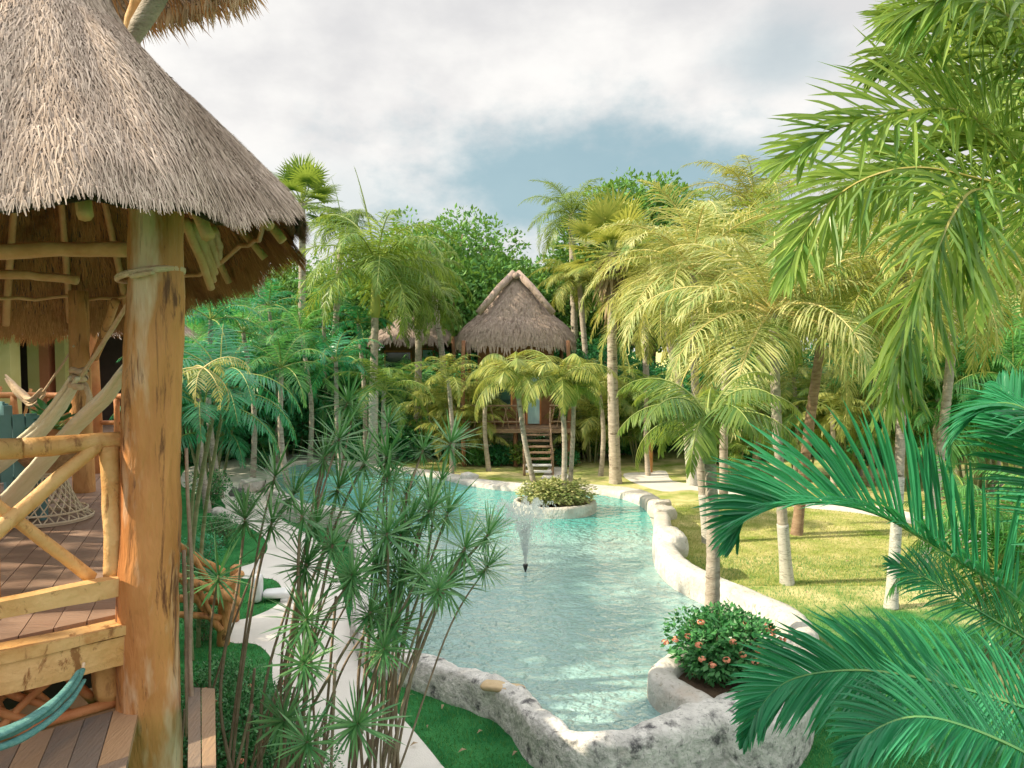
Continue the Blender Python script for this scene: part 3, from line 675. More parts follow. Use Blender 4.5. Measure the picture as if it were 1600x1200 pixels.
def surf(S, nphi, nt, phis=(0, 2*math.pi), ts=(0, 1), off=0.):
    mb = MB(); vs = []
    for j in range(nt+1):
        for i in range(nphi+1):
            p = S(phis[0]+(phis[1]-phis[0])*i/nphi, ts[0]+(ts[1]-ts[0])*j/nt); vs.append(p+V((0, 0, off)))
    mb.add(vs, [(j*(nphi+1)+i, j*(nphi+1)+i+1, (j+1)*(nphi+1)+i+1, (j+1)*(nphi+1)+i) for j in range(nt) for i in range(nphi)]); return mb
# ---------------------------------------------------------------- the near pavilion
PV = V((-3.45, 5.55, 0)); U2 = V((-.528, .849, 0)); V2 = V((.849, .528, 0)); PA, PB = 2.97, 1.66
prT = [0, .09, .18, .28, .38, .48, .58, .68, .78, .88, 1.0]
prR = [1.0, .945, .86, .74, .60, .47, .355, .265, .19, .12, .03]
prH = [0, .18, .40, .70, 1.02, 1.28, 1.52, 1.80, 2.15, 2.6, 3.1]
def roof_p(ph, t):
    t = max(-.03, min(1.0, t)); r_ = np.interp(t, prT, prR) if t >= 0 else 1.0-t*.9; h = np.interp(t, prT, prH) if t >= 0 else t*2.2
    c, s_ = math.cos(ph), math.sin(ph); ze = 5.27-.15*c+.42*s_*s_
    zt = 5.30; k = 1-min(1, max(0, t)/.4); z = zt+.15+(ze-zt-.15)*k+h
    p = PV+U2*(PA*r_*c)+V2*(PB*r_*s_); wob = .035*math.sin(ph*9+t*7)+.02*math.sin(ph*23)
    return V((p.x, p.y, z+wob*(1-t)))
pav = empty('thatched_pavilion', (-2.0, 4.1, 0)); tag(pav, 'open timber pavilion at the left with a shaggy conical thatched roof and log posts', 'pavilion')
def pp(mb, name, m, smooth=False, parent=None):
    o = mb.build(name, m, None, smooth)
    if parent: o.parent = parent
    else: loc_fix(o, pav)
    return o
random.seed(11)
roof = pp(surf(roof_p, 96, 26, off=0), 'roof', 'thatch_base')
mb = MB(); strands(mb, roof_p, 30000, .26, .008, .14, (0, 2*math.pi), (.10, .97), jit=.18); strands(mb, roof_p, 120000, .20, .0062, .16, (1.2, 4.4), (.055, .85), jit=.2); strands(mb, roof_p, 26000, .12, .006, .2, (0, 6.28), (0, .1))
strands(mb, roof_p, 5200, .12, .009, .10, (0, 2*math.pi), (-.0, .03), jit=.3)
pp(mb, 'thatch', 'thatch', parent=roof)
def under_p(ph, t): p = roof_p(ph, max(0, t)); c = V((PV.x, PV.y, p.z)); return p*.985+c*.015+V((0, 0, -.05-.05*(math.cos(ph) > -.3)))
mb = MB(); strands(mb, under_p, 30000, .22, .008, .14, (-1.9, 1.9), (.0, .75), flip=-1); strands(mb, under_p, 9000, .2, .008, .14, (1.9, 4.4), (.1, .6), flip=-1); strands(mb, under_p, 9000, .22, .008, .1, (-1.9, 1.9), (0, .05), flip=-1)
pp(mb, 'thatch_underside', 'thatch_under', parent=roof)
mb = surf(under_p, 72, 14, ts=(0, .9)); pp(mb, 'lining', 'thatch_base', parent=roof)
def in_p(ph, t, dz=.16): p = under_p(ph, t); c = V((PV.x, PV.y, p.z)); return p*.97+c*.03-V((0, 0, dz-.06))
for i in range(17):
    ph = i*2*math.pi/17+.1; mb = MB(); mb.tube([in_p(ph, t) for t in (.03, .12, .22, .34, .48, .62)], [.034, .033, .032, .03, .028, .026], 8, 0, .06); pp(mb, 'rafter', 'pole', True, roof)
for t, r_ in ((.14, .024), (.27, .022), (.4, .026), (.52, .022)):
    mb = MB(); mb.tube([in_p(i*2*math.pi/60, t, .22) for i in range(61)], r_*.8, 7, 0, .03, cap=False); pp(mb, 'batten', 'pole', True, roof)
for k in range(5):        # bundle of loose poles under the right corner of the eave
    a = aty(288+k*11, 345+k*3, 5.2+.1*k); b = aty(330+k*9-(k*6), 450-k*12, 5.9+.1*k); mb = MB(); mb.log(a, b, .035, .03, 8); pp(mb, 'corner_pole', 'pole', True, roof)
for a, b in (((-20, 395, 4.9), (206, 390, 4.9)), ((-10, 428, 6.6), (120, 438, 6.6))):
    mb = MB(); mb.log(aty(*a), aty(*b), .05 if a[2] < 5 else .04, None, 8); pp(mb, 'tie_beam', 'pole', True, roof)
# posts
def post(px_top, py_top, px_bot, py_bot, Y, wt, wb, name='post', m='log_post', z_extra=None):
    a = aty(px_bot, py_bot, Y); b = aty(px_top, py_top, Y); n = 120; mb = MB(); pts = []; rad = []
    for i in range(n+1):
        t = i/n; p = a.lerp(b, t); pts.append(p+V((mn.noise(V((t*3, 1, Y)))*.03, mn.noise(V((t*3, 7, Y)))*.03, 0)))
        rad.append((wb+(wt-wb)*t**.8)*Y/FPX/2*(1+.05*mn.noise(V((t*6, 3, Y)))))
    mb.tube(pts, rad, 24, 0, .02); return mb
mb = post(243, 250, 226, 1900, 4.05, 76, 122)
mb.v = [v+(V((v.x, v.y, 0))-V((-1.98, 4.05, 0))).normalized()*(.03*mn.noise(V((v.x*4, v.y*4, v.z*1.2)))+.012*mn.noise(V((v.x*14, v.y*14, v.z*4)))) for v in mb.v]
for kx, ky, kr in ((262, 640, .05), (232, 830, .06), (255, 905, .045), (222, 740, .04), (270, 1000, .05), (240, 1110, .05), (258, 520, .04), (218, 980, .035), (246, 700, .05)):
    kc = aty(kx, ky, 3.89)          # bark scars and knots pressed into the trunk
    for i_, v in enumerate(mb.v):
        d2 = (v.x-kc.x)**2+(v.y-kc.y)**2+((v.z-kc.z)*.5)**2
        if d2 < kr*kr*4: mb.v[i_] = v+(V((-1.98, 4.05, v.z))-v).normalized()*.022*math.exp(-d2/(kr*kr))
post_o = pp(mb, 'corner_post', 'log_post', True)
q = V((-2.02, 4.05, 0)); mb = MB(); mb.tube([q+V((0, 0, -.05)), q+V((0, 0, 1.3)), q+V((0, 0, 2.2))], [.25, .22, .21], 16, 0, .03); pp(mb, 'post_foot', 'log_post', True)
mb = MB()
for k in range(2):
    zc = aty(240, 428+k*6, 4.05).z; mb.tube([V((-1.975+.165*math.cos(a), 4.05+.165*math.sin(a), zc+.03*math.cos(a)+.012*k)) for a in np.linspace(0, 6.3, 20)], .014, 6, cap=False)
mb.log(aty(205, 432, 3.88), aty(240, 425, 3.86), .016, .013, 6); pp(mb, 'lashing', 'rope', True)
for (x, yt, yb, Y, w_) in ((127, 470, 700, 7.6, 30), (-60, 380, 900, 4.2, 80), (-330, 420, 800, 6.5, 44)):
    a = aty(x, 600, Y); mb = MB(); r_ = w_*Y/FPX/2
    mb.log((a.x, a.y, 3.2), (a.x, a.y, aty(x, yt, Y).z+.1), r_*1.06, r_*.95, 14, 0, .04, 14, .004); pp(mb, 'post', 'log', True)
for (x0, y0, Y0, x1, y1, Y1) in ((148, 560, 7.7, 180, 470, 7.2),): mb = MB(); mb.log(aty(x0, y0, Y0), aty(x1, y1, Y1), .04); pp(mb, 'brace', 'log', True)
# decks
DZ = 3.28; LZ = 2.80; pd = V((-.37, .93, 0)).normalized(); pq = V((.93, .37, 0)).normalized()
def planks(poly, z, w_, th):
    mb = MB(); P = [V((x, y, 0)) for x, y in poly]; us = [p.dot(pq) for p in P]; u = min(us)
    while u < max(us):
        u1 = u+w_*.965; xs = []
        for uu in (u+.001, (u+u1)/2, u1-.001):
            it = []
            for i in range(len(P)):
                a, b = P[i], P[(i+1) % len(P)]; ua, ub = a.dot(pq), b.dot(pq)
                if (ua-uu)*(ub-uu) < 0: t = (uu-ua)/(ub-ua); it.append(a.dot(pd)+(b.dot(pd)-a.dot(pd))*t)
            xs.append((min(it), max(it)) if len(it) >= 2 else None)
        if xs[0] and xs[2]:
            (a0, a1), (b0, b1) = xs[0], xs[2]; dz = random.uniform(-.003, .003)
            # cut long boards into lengths
            cuts = [0]; 
            while cuts[-1] < 1: cuts.append(min(1, cuts[-1]+random.uniform(1.6, 2.6)/max(.5, max(a1-a0, b1-b0))))
            for c0, c1 in zip(cuts[:-1], cuts[1:]):
                e_ = .0015; A0 = a0+(a1-a0)*c0+e_; A1 = a0+(a1-a0)*c1-e_; B0 = b0+(b1-b0)*c0+e_; B1 = b0+(b1-b0)*c1-e_
                q = [pq*u+pd*A0, pq*u1+pd*B0, pq*u1+pd*B1, pq*u+pd*A1]
                mb.add([V((v.x, v.y, z-th)) for v in q]+[V((v.x, v.y, z+dz)) for v in q], [(4, 5, 6, 7), (3, 2, 1, 0), (0, 1, 5, 4), (1, 2, 6, 5), (2, 3, 7, 6), (3, 0, 4, 7)])
        u += w_
    return mb
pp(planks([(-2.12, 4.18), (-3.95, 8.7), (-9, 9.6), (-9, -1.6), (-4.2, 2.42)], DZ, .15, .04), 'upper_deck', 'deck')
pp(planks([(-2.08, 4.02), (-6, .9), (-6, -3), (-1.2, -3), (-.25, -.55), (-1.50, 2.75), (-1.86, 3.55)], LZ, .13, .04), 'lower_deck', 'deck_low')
mb = MB()
for a_, b_ in ((0, .46), (.5, 1)):
    L0, L1, R0, R1 = V((-1.90, 4.22, LZ)), V((-.62, 1.30, LZ)), V((-1.735, 4.20, LZ)), V((-.49, 1.16, LZ))
    q = [L0.lerp(R0, a_), L1.lerp(R1, a_), L1.lerp(R1, b_), L0.lerp(R0, b_)]; mb.add([v-V((0, 0, .05)) for v in q]+q, [(4, 5, 6, 7), (0, 1, 5, 4), (1, 2, 6, 5), (2, 3, 7, 6), (3, 0, 4, 7)])
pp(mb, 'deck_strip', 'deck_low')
mb = MB(); mb.box((-6.6, 6.2, 1.55), (4.6, 5.6, 3.1)); pp(mb, 'substructure', 'hut_wall')
E0 = V((-2.09, 4.10, 0)); ED = V((-.76, -.65, 0)).normalized()
def edge(s_, z): return E0+ED*s_+V((0, 0, z))
def eb(name, s0, s1, z0, z1, dep, m, back=0., rough=.0):
    mb = MB(); n = 24; off = V((-ED.y, ED.x, 0))*-1; vs = []
    for i in range(n+1):
        s_ = s0+(s1-s0)*i/n; w1 = mn.noise(V((s_*3, z0*5, 1)))*rough; w2 = mn.noise(V((s_*3, z1*5, 4)))*rough
        for (d_, z) in ((0, z0+w1), (.0-w2, z0+.3*(z1-z0)), (0-w1, z1-.015), (.02, z1+w2), (dep, z1+w2), (dep, z0+w1)):
            vs.append(edge(s_, z)+off*(d_+back)*-1)
    fs = [(i*6+j, i*6+(j+1) % 6, (i+1)*6+(j+1) % 6, (i+1)*6+j) for i in range(n) for j in range(6)]+[tuple(range(5, -1, -1)), tuple(n*6+j for j in range(6))]
    mb.add(vs, fs); return pp(mb, name, m, False)
eb('deck_edge_board', -.02, 3.4, DZ-.045, DZ+.012, .16, 'log_pale', -.01, .01)
eb('edge_beam', -.02, 3.4, DZ-.21, DZ-.05, .14, 'log_pale', 0, .012)
mb = MB(); mb.log(edge(-.12, 4.285), edge(.55, 4.275), .05, .052, 14); mb.log(edge(.55, 4.275), edge(3.4, 4.27), .052, .055, 14); pp(mb, 'handrail', 'log_pale', True)
eb('lower_rail', -.03, 3.4, 3.44, 3.535, .10, 'log_pale', 0, .016)
for s_ in (.15, 1.5, 2.6): mb = MB(); mb.log(edge(s_, 3.53), edge(s_, 4.25), .046, .05, 14, 0, .05, 12, .03); pp(mb, 'baluster', 'log_pale', True)
mb = MB(); mb.log(aty(157, 692, 3.97), aty(-60, 880, 3.50), .036, .042, 12, 0, .04, 12, .01); pp(mb, 'cross_brace', 'log_pale', True)
mb = MB(); mb.log(aty(143, 903, 3.98), aty(-40, 764, 3.56), .034, .03, 12, 0, .04, 12, .01); pp(mb, 'cross_brace', 'log_pale', True)
# void under the edge: block, lattice of sticks
o = pblock('end_block', V((-2.26, 4.06, 0))+V((0, 0, 2.99)), (.20, .20, .36), 'log_pale', .7, .012); loc_fix(o, pav)
random.seed(5); latt = []
for i in range(16):
    s0 = .22+.1*i+random.uniform(-.05, .05); s1 = s0+random.uniform(-.55, .55); off = V((ED.y, -ED.x, 0))*random.uniform(.02, .16)*-1
    mb = MB(); mb.log(edge(s0, LZ+.0)+off*-1, edge(s1, DZ-.12)+off*-1, random.uniform(.016, .028), None, 8, 0, .08, 6, .03); pp(mb, 'lattice_stick', 'log_red', True)
mb = MB(); mb.log(edge(.1, LZ+.02), edge(3.3, LZ+.02), .03, .03, 10); pp(mb, 'sill_log', 'log_red', True)
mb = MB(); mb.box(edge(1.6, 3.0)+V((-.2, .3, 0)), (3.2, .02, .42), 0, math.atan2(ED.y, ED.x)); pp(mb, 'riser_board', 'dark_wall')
# pale slats running down beside the post and the lower deck's edge
mb = MB(); mb.log(aty(291, 700, 4.12), aty(295, 1230, 4.12), .010, .014, 8); mb.log(aty(287, 860, 4.14), aty(293, 1150, 4.12), .012, .014, 8); pp(mb, 'vine_pole', 'twig', True)
# back railing
def rail_line(a, b, z0, z1, nb, m, name='back_rail', stick=.028):
    a = V(a); b = V(b)
    for z in (z0, (z0+z1)/2+.05, z1):
        mb = MB(); mb.log((a.x, a.y, z), (b.x, b.y, z), .036 if z == z1 else .026, None, 8, 0, .08, 10, .008); pp(mb, name, m, True)
    for i in range(nb):
        t = (i+.5)/nb; p = a.lerp(b, t); mb = MB(); mb.log((p.x+random.uniform(-.03, .03), p.y, z0-.15), (p.x, p.y, z1), stick*random.uniform(.8, 1.5), None, 8, 0, .08, 6, .02); pp(mb, 'back_baluster', m, True)
rail_line((-3.9, 8.55), (-5.9, 8.9), 3.45, 4.20, 9, 'log_red'); rail_line((-5.9, 8.9), (-8.5, 9.3), 3.45, 4.2, 8, 'log_red')
# ================================================================ things on the pavilion deck
def ribbon(mb, pts, wds, th=.02, fold=.5, n=10):
    """a folded hanging cloth: a flattened, lobed tube along the points"""
    P = cr([tuple(p) for p in pts], 8); W_ = np.interp(np.linspace(0, 1, len(P)), np.linspace(0, 1, len(wds)), wds)
    mb.tube([V(p) for p in P], list(W_), n, 0, .10, flat=fold)
def hammock(name, rope, cloth, w_rope, w_cloth, m, label, group, knot=True, fold=.45):
    e = empty(name, tuple(V(rope[0]))); tag(e, label, 'hammock', group)
    mb = MB(); P = cr([tuple(p) for p in rope], 8); mb.tube([V(p)-e.location for p in P], w_rope, 8, 0, .15); mb.build('suspension_rope', 'rope', e, True)
    mb = MB(); ribbon(mb, [V(p)-e.location for p in cloth], w_cloth, fold=fold, n=14)
    for k in range(3): 
        off = V((random.uniform(-.02, .02), -.02, random.uniform(-.02, .02))); ribbon(mb, [V(p)-e.location+off*(1+k) for p in cloth], [q*.6 for q in w_cloth], fold=.6)
    mb.build('cloth', m, e, True)
    if knot:
        mb = MB(); c = V(cloth[0])-e.location
        for k in range(3): mb.tube([c+V((math.cos(a)*.045, math.sin(a)*.03+.01*k, .05*k-.03+.01*math.sin(a*2))) for a in np.linspace(0, 6.3, 12)], .022, 7, cap=False)
        mb.tube([c+V((.05, 0, -.02)), c+V((.08, 0, -.10)), c+V((.07, 0, -.18)), c+V((.055, 0, -.24))], [.02, .022, .022, .03], 7, 0, .2); mb.build('knot', 'rope', e, True)
    return e
hammock('hammock', [aty(214, 452, 4.25), aty(165, 530, 4.7), aty(122, 595, 5.0)], [aty(121, 596, 5.0), aty(88, 645, 5.2), aty(45, 690, 5.4), aty(-60, 760, 5.7), aty(-200, 770, 6.2)], .014, [.03, .045, .06, .075, .09, .10], 'cloth',
        'cream cloth hammock gathered in a big knot below its rope beside the corner post', 'hammocks slung under the pavilion')
hammock('hammock', [aty(208, 548, 4.25), aty(203, 570, 4.35), aty(196, 585, 4.4)], [aty(197, 582, 4.4), aty(165, 625, 4.6), aty(112, 676, 4.75), aty(50, 745, 4.9), aty(-10, 800, 5.0), aty(-120, 830, 5.2)], .010, [.02, .045, .05, .06, .07, .08], 'cloth',
        'white cloth hammock running low from the corner post behind the handrail', 'hammocks slung under the pavilion', knot=False)
hammock('hammock', [aty(116, 540, 7.5), aty(98, 568, 7.7), aty(68, 612, 7.9)], [aty(68, 612, 7.9), aty(50, 628, 8.0), aty(30, 612, 8.1), aty(12, 590, 8.2)], .012, [.03, .06, .06, .02], 'rope',
        'small ochre hammock hanging from the rear post of the pavilion', 'hammocks slung under the pavilion', knot=False)
hammock('hammock', [aty(131, 1036, 3.72), aty(130, 1042, 3.7), aty(129, 1046, 3.68)], [aty(129, 1046, 3.68), aty(105, 1080, 3.5), aty(60, 1118, 3.3), aty(-10, 1150, 3.1), aty(-140, 1170, 2.9)], .008, [.015, .03, .036, .04, .05], 'cloth_teal',
        'turquoise woven hammock sagging across the bottom left corner', 'hammocks slung under the pavilion', knot=False, fold=.6)
# wicker table
wp = at(76, 812, DZ); e = empty('wicker_table', wp); tag(e, 'hourglass wicker table with open lattice foot and brown woven bowl top', 'table')
def wl(r0, z0, r1, z1, n, tw, rad=.006, k=6, mid=None):
    mb = MB()
    for s_ in (1, -1):
        for i in range(n):
            a = i*2*math.pi/n; pts = []
            for j in range(k+1):
                t = j/k; r_ = r0+(r1-r0)*t**.55; b = a+s_*tw*t; pts.append(V((math.cos(b)*r_, math.sin(b)*r_, z0+(z1-z0)*t)))
            mb.tube(pts, rad, 5, cap=False)
    return mb
wl(.34, .02, .13, .40, 22, 1.1).build('lattice_foot', 'wicker', e)
mb = MB()
for r_, z in ((.34, .015), (.345, .03), (.30, .09), (.13, .40), (.14, .42), (.27, .62), (.28, .64), (.29, .66)): mb.tube([V((math.cos(a)*r_, math.sin(a)*r_, z)) for a in np.linspace(0, 2*math.pi, 36)], .009, 5, cap=False)
mb.build('hoop', 'wicker', e)
mb = MB(); n = 40
prof_ = [(.12, .40), (.16, .47), (.22, .54), (.265, .60), (.285, .65), (.28, .66), (.02, .665)]
vs = [V((math.cos(i*2*math.pi/n)*r_*(1+.012*(i % 2)), math.sin(i*2*math.pi/n)*r_*(1+.012*(i % 2)), z)) for r_, z in prof_ for i in range(n)]
mb.add(vs, [(j*n+i, j*n+(i+1) % n, (j+1)*n+(i+1) % n, (j+1)*n+i) for j in range(len(prof_)-1) for i in range(n)]); mb.build('bowl', 'wicker_dark', e)
pe = empty('potted_plant', wp+V((.08, 0, .665))); tag(pe, 'broad-leaved green pot plant standing on the wicker table', 'potted plant')
mb = MB(); mb.tube([(0, 0, 0), (0, 0, .02), (0, 0, .10), (0, 0, .14), (0, 0, .12)], [.06, .065, .085, .095, .08], 16); mb.build('pot', 'terracotta', pe, True)
mb = MB(); sm = MB(); random.seed(4)
for i in range(22):
    a = i*2.4; el = R(random.uniform(15, 80)); d_ = V((math.cos(a)*math.cos(el), math.sin(a)*math.cos(el), math.sin(el))); p0 = V((0, 0, .12)); p1 = p0+d_*random.uniform(.08, .2)
    sm.tube([p0, p1], [.006, .004], 5); s_ = V((-math.sin(a), math.cos(a), 0)); L_ = .15; n_ = s_.cross(d_); dd = (d_+V((0, 0, -.5))).normalized()
    mb.add([p1, p1+dd*L_*.3+s_*.055, p1+dd*L_*.7+s_*.045, p1+dd*L_, p1+dd*L_*.7-s_*.045, p1+dd*L_*.3-s_*.055, p1+dd*L_*.5+n_*-.012], [(0, 1, 6), (1, 2, 6), (2, 3, 6), (3, 4, 6), (4, 5, 6), (5, 0, 6)])
mb.build('foliage', 'leaf_shrub', pe); sm.build('stem', 'rachis', pe)
# blue chairs
def chair(loc, rz, label):
    e = empty('garden_chair', loc, rz); tag(e, label, 'chair', 'blue painted chairs on the pavilion deck')
    for x in (-.27, .27):
        for y in (-.25, .27): mb = MB(); mb.box((x, y, .3 if y < 0 else .45), (.06, .08, .6 if y < 0 else .9)); mb.build('leg', 'blue_paint', e)
        mb = MB(); mb.box((x, 0, .615), (.10, .62, .03)); mb.build('armrest', 'blue_paint', e)
        mb = MB(); mb.box((x, .01, .05), (.05, .5, .06)); mb.build('foot_rail', 'blue_paint', e)
    mb = MB()
    for k in range(6): mb.box((0, -.22+.09*k, .40), (.5, .078, .025))
    mb.build('seat', 'blue_paint', e); mb = MB()
    for k in range(5): mb.box((-.2+.1*k, .285, .66), (.085, .022, .56))
    mb.box((0, .262, .88), (.54, .022, .08)); mb.build('backrest', 'blue_paint', e)
chair(at(-8, 815, DZ), -2.2, 'blue painted wooden armchair nearest the wicker table, half out of frame'); chair(at(38, 758, DZ), 2.6, 'small blue painted chair farther back beyond the wicker table')
# ================================================================ overhead roof corner, houses
up = empty('upper_roof', aty(150, -60, 7.5)); tag(up, 'corner of a higher thatched roof with a forked log rafter at the top left', 'roof')
def q_up(u, v):      # u along the eave, v up the slope
    a = aty(95, 62, 8.2); b = aty(385, -14, 6.6); e_ = a.lerp(b, u); return e_+V((-.75, -.25, .95))*v*1.6
mb = MB(); n = 10
vs = [q_up(i/n, j/4)+V((0, 0, .0)) for j in range(5) for i in range(n+1)]; vs2 = [v+V((.1, .05, .22)) for v in vs]
K_ = (n+1)*5; fs = [(j*(n+1)+i, j*(n+1)+i+1, (j+1)*(n+1)+i+1, (j+1)*(n+1)+i) for j in range(4) for i in range(n)]
mb.add(vs+vs2, fs+[tuple(K_+k for k in f_[::-1]) for f_ in fs]+[(i, i+1, K_+i+1, K_+i) for i in range(n)]); o = mb.build('thatch_slab', 'thatch_base'); loc_fix(o, up)
mb = MB(); random.seed(3)
for i in range(2600):
    u = random.random(); v = random.uniform(0, .9)**2; p = q_up(u, v)+V((.05, 0, random.uniform(-.03, .2))); d_ = (V((.45, .1, -.85))+rnd_unit()*.35).normalized()
    leaf_strip(mb, p, d_, V((.5, -.7, .3)), random.uniform(.12, .34), .016, .2, 0, 2)
o = mb.build('thatch_fringe', 'thatch_under'); loc_fix(o, up)
mb = MB()
for i in range(420):
    u = random.uniform(.35, 1.); p = q_up(u, 0)+V((0, 0, .1)); d_ = (V((.3, .1, -.9))+rnd_unit()*.45).normalized(); leaf_strip(mb, p, d_, V((.5, -.7, .3)), random.uniform(.15, .36), .018, .2, 0, 2)
o = mb.build('frayed_fringe', 'dead_leaf'); loc_fix(o, up)
mb = MB(); mb.log(aty(258, -30, 6.7), aty(192, 85, 7.1), .10, .07, 10); o = mb.build('rafter', 'trunk_grey', None, True); loc_fix(o, up)
mb = MB(); mb.log(aty(225, -30, 6.9), aty(198, 70, 7.2), .06, .05, 10); o = mb.build('rafter', 'pole', None, True); loc_fix(o, up)
a = aty(149, 600, 8.7); mb = MB(); mb.log((a.x, a.y, -.05), (a.x-.15, a.y+.1, 9.3), .075, .06, 10, 0, .05, 14, .004); o = mb.build('support_post', 'log_red', None, True); loc_fix(o, up)
def hut(name, loc, w_, l_, dz, ez, az, label, gable=True, rz=0., stairs=True, rail=True):
    e = empty(name, loc, rz); tag(e, label, 'house')
    def S(ph, t):
        t = max(0, min(1, t)); c, s_ = math.cos(ph), math.sin(ph)
        k = (abs(c)**4+abs(s_)**4)**-.25; sx = w_/2*((1-t)**(.85 if gable else 1)*.97+.03); sy = l_/2*(1-(.45 if gable else .8)*t)
        bulge = .10*math.sin(math.pi*min(1, t*2.5)); return V((s_*k*sx*(1+bulge), c*k*sy*(1+bulge*.4), ez+(az-ez)*t**(.92)+.05*math.sin(ph*11)*(1-t)))
    rf = surf(S, 64, 14).build('roof', 'thatch_far', e)
    mb = MB(); strands(mb, S, 7000, .35, .05, .10, (0, 2*math.pi), (0, .98)); mb.build('thatch', 'thatch_far', rf)
    if gable:
        for sg in (-1, 1):
            mb = MB(); pts = [V((sg*w_/2*x*.98, -l_/2*(1-.45*t)-.12, ez+(az-ez)*t**.92+.05)) for x, t in ((.62, .42), (.45, .6), (.27, .8), (.02, 1.03))]
            mb.tube(pts, [.12, .14, .15, .16], 8, 0, .12); mb.build('gable_verge', 'thatch_far', rf, True)
        mb = MB(); mb.tube([(0, -l_/2*.55-.3, az), (0, 0, az-.02), (0, l_/2*.5, az)], [.14, .15, .12], 8, 0, .1); mb.build('ridge', 'thatch_far', rf, True)
    W2, L2 = w_*.40, l_*.34
    mb = MB(); mb.box((0, L2*.2, (dz+ez)/2+.15), (W2*1.6, L2*1.5, ez-dz+.3)); mb.build('wall', 'hut_wall', e)
    yf = L2*.2-L2*.75-.012
    for x, wd, m, nm in ((-W2*.45, W2*.7, 'glass_dark', 'window'), (W2*.38, .5, 'curtain', 'door')):
        mb = MB(); mb.box((x, yf-.01, dz+(1.0 if nm == 'door' else 1.25)), (wd, .03, 1.95 if nm == 'door' else 1.2)); d_ = mb.build(nm, m, e)
        mb = MB(); h_ = 1.0 if nm == 'door' else .62; zc = dz+(1.0 if nm == 'door' else 1.25)
        for sx in (-1, 1): mb.box((x+sx*(wd/2+.03), yf-.03, zc), (.07, .07, h_*2+.1))
        mb.box((x, yf-.035, zc+h_+.05), (wd+.14, .07, .08)); mb.build('frame', 'log_red', d_)
    mb = MB(); mb.box((0, -l_*.05, dz-.1), (w_*.92, l_*.95, .16)); mb.build('deck', 'trunk_brown', e)
    for x in (-1, 0, 1):
        for y in (-1, 1): mb = MB(); mb.log((x*w_*.42, y*l_*.42-l_*.05, -.1), (x*w_*.42, y*l_*.42-l_*.05, ez+.25 if x or y > 0 else dz), .09, .08, 8); mb.build('post', 'hut_wall', e, True)
    sx = w_*.17
    if rail:
        for x0, x1 in ((-w_*.45, sx-.5), (sx+.5, w_*.45)):
            if x1-x0 < .3: continue
            mb = MB()
            for z in (.25, .9): mb.log((x0, -l_*.51, dz+z), (x1, -l_*.51, dz+z), .035, None, 6)
            for k in range(int((x1-x0)/.28)+1): xx = x0+.28*k; mb.log((xx, -l_*.51, dz), (xx+random.choice((-.2, 0, .2)), -l_*.51, dz+.9), .025, None, 6)
            mb.build('railing', 'trunk_brown', e, True)
    if stairs:
        ns_ = 7
        for k in range(ns_):
            mb = MB(); mb.box((sx, -l_*.525-.12-.26*k, dz-.18-(dz-.18)*(k+.3)/ns_), (1.0, .26, .05)); mb.build('stair_tread', 'trunk_brown' if k < 5 else 'plinth_white', e)
        for s_ in (-.52, .52): mb = MB(); mb.log((sx+s_, -l_*.52, dz-.12), (sx+s_, -l_*.52-.26*ns_, .02), .05, None, 8); mb.build('stringer', 'trunk_brown', e, True); mb = MB(); mb.log((sx+s_, -l_*.52, dz+.8), (sx+s_, -l_*.52-.26*ns_, .85), .035, None, 8); mb.log((sx+s_, -l_*.52-.26*ns_, -.02), (sx+s_, -l_*.52-.26*ns_, .9), .04, None, 8); mb.build('stair_rail', 'trunk_brown', e, True)
    return e
hut('thatched_bungalow', (.15, 31.2, 0), 4.9, 4.6, 1.55, 4.75, 7.6, 'stilted bungalow with steep gabled thatched roof and front stairs across the pool')
hut('thatched_bungalow', (-5.0, 37.5, 0), 4.4, 4.2, 2.6, 5.0, 6.6, 'farther stilted bungalow with low brown hipped roof behind the tall left palms', False, .15, True)
hut('thatched_bungalow', (-17.6, 38.5, 0), 4.4, 4.2, 2.6, 5.3, 7.0, 'farthest bungalow whose brown roof peeps out beside the corner post', False, .3, False)
# yellow-columned building seen through the pavilion
yb = empty('guest_house', (-11, 15, 0)); tag(yb, 'two-storey house with yellow columns and orange wall seen through the pavilion', 'house')
def yp(mb, name, m, parent=None, smooth=False):
    o = mb.build(name, m, None, smooth); loc_fix(o, yb) if not parent else setattr(o, 'parent', parent); return o
Yb = 16.
def xs_(px, Y=Yb): return (px-800)/FPX*Y
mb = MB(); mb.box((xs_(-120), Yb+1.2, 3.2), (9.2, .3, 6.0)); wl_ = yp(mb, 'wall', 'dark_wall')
for x0, x1, m, nm in ((5, 24, 'yellow_wall', 'column'), (50, 68, 'yellow_wall', 'column'), (68, 83, 'orange_wall', 'column'), (93, 108, 'yellow_wall', 'column'), (-40, -14, 'yellow_wall', 'column'), (-14, 4, 'orange_wall', 'column')):
    Yc = Yb-1.5 if x0 == 5 else Yb
    mb = MB(); c = (xs_(x0, Yc)+xs_(x1, Yc))/2; mb.box((c, Yc, 3.1), (xs_(x1, Yc)-xs_(x0, Yc), .3, 5.2)); yp(mb, nm, m)
for x0, x1 in ((26, 48), (84, 92)):
    mb = MB(); mb.box(((xs_(x0)+xs_(x1))/2, Yb+.9, 4.4), (xs_(x1)-xs_(x0), .05, 1.6)); g_ = yp(mb, 'window', 'glass_dark'); mb = MB(); mb.box(((xs_(x0)+xs_(x1))/2, Yb+.86, 4.35), (xs_(x1)-xs_(x0), .05, .05)); o = mb.build('frame', 'log_pale', g_)
def yS(ph, t): return V((xs_(-120)+math.sin(ph)*(5.2)*(1-t*.6), Yb+1+math.cos(ph)*(3.6)*(1-t), 5.15+t*2.6))
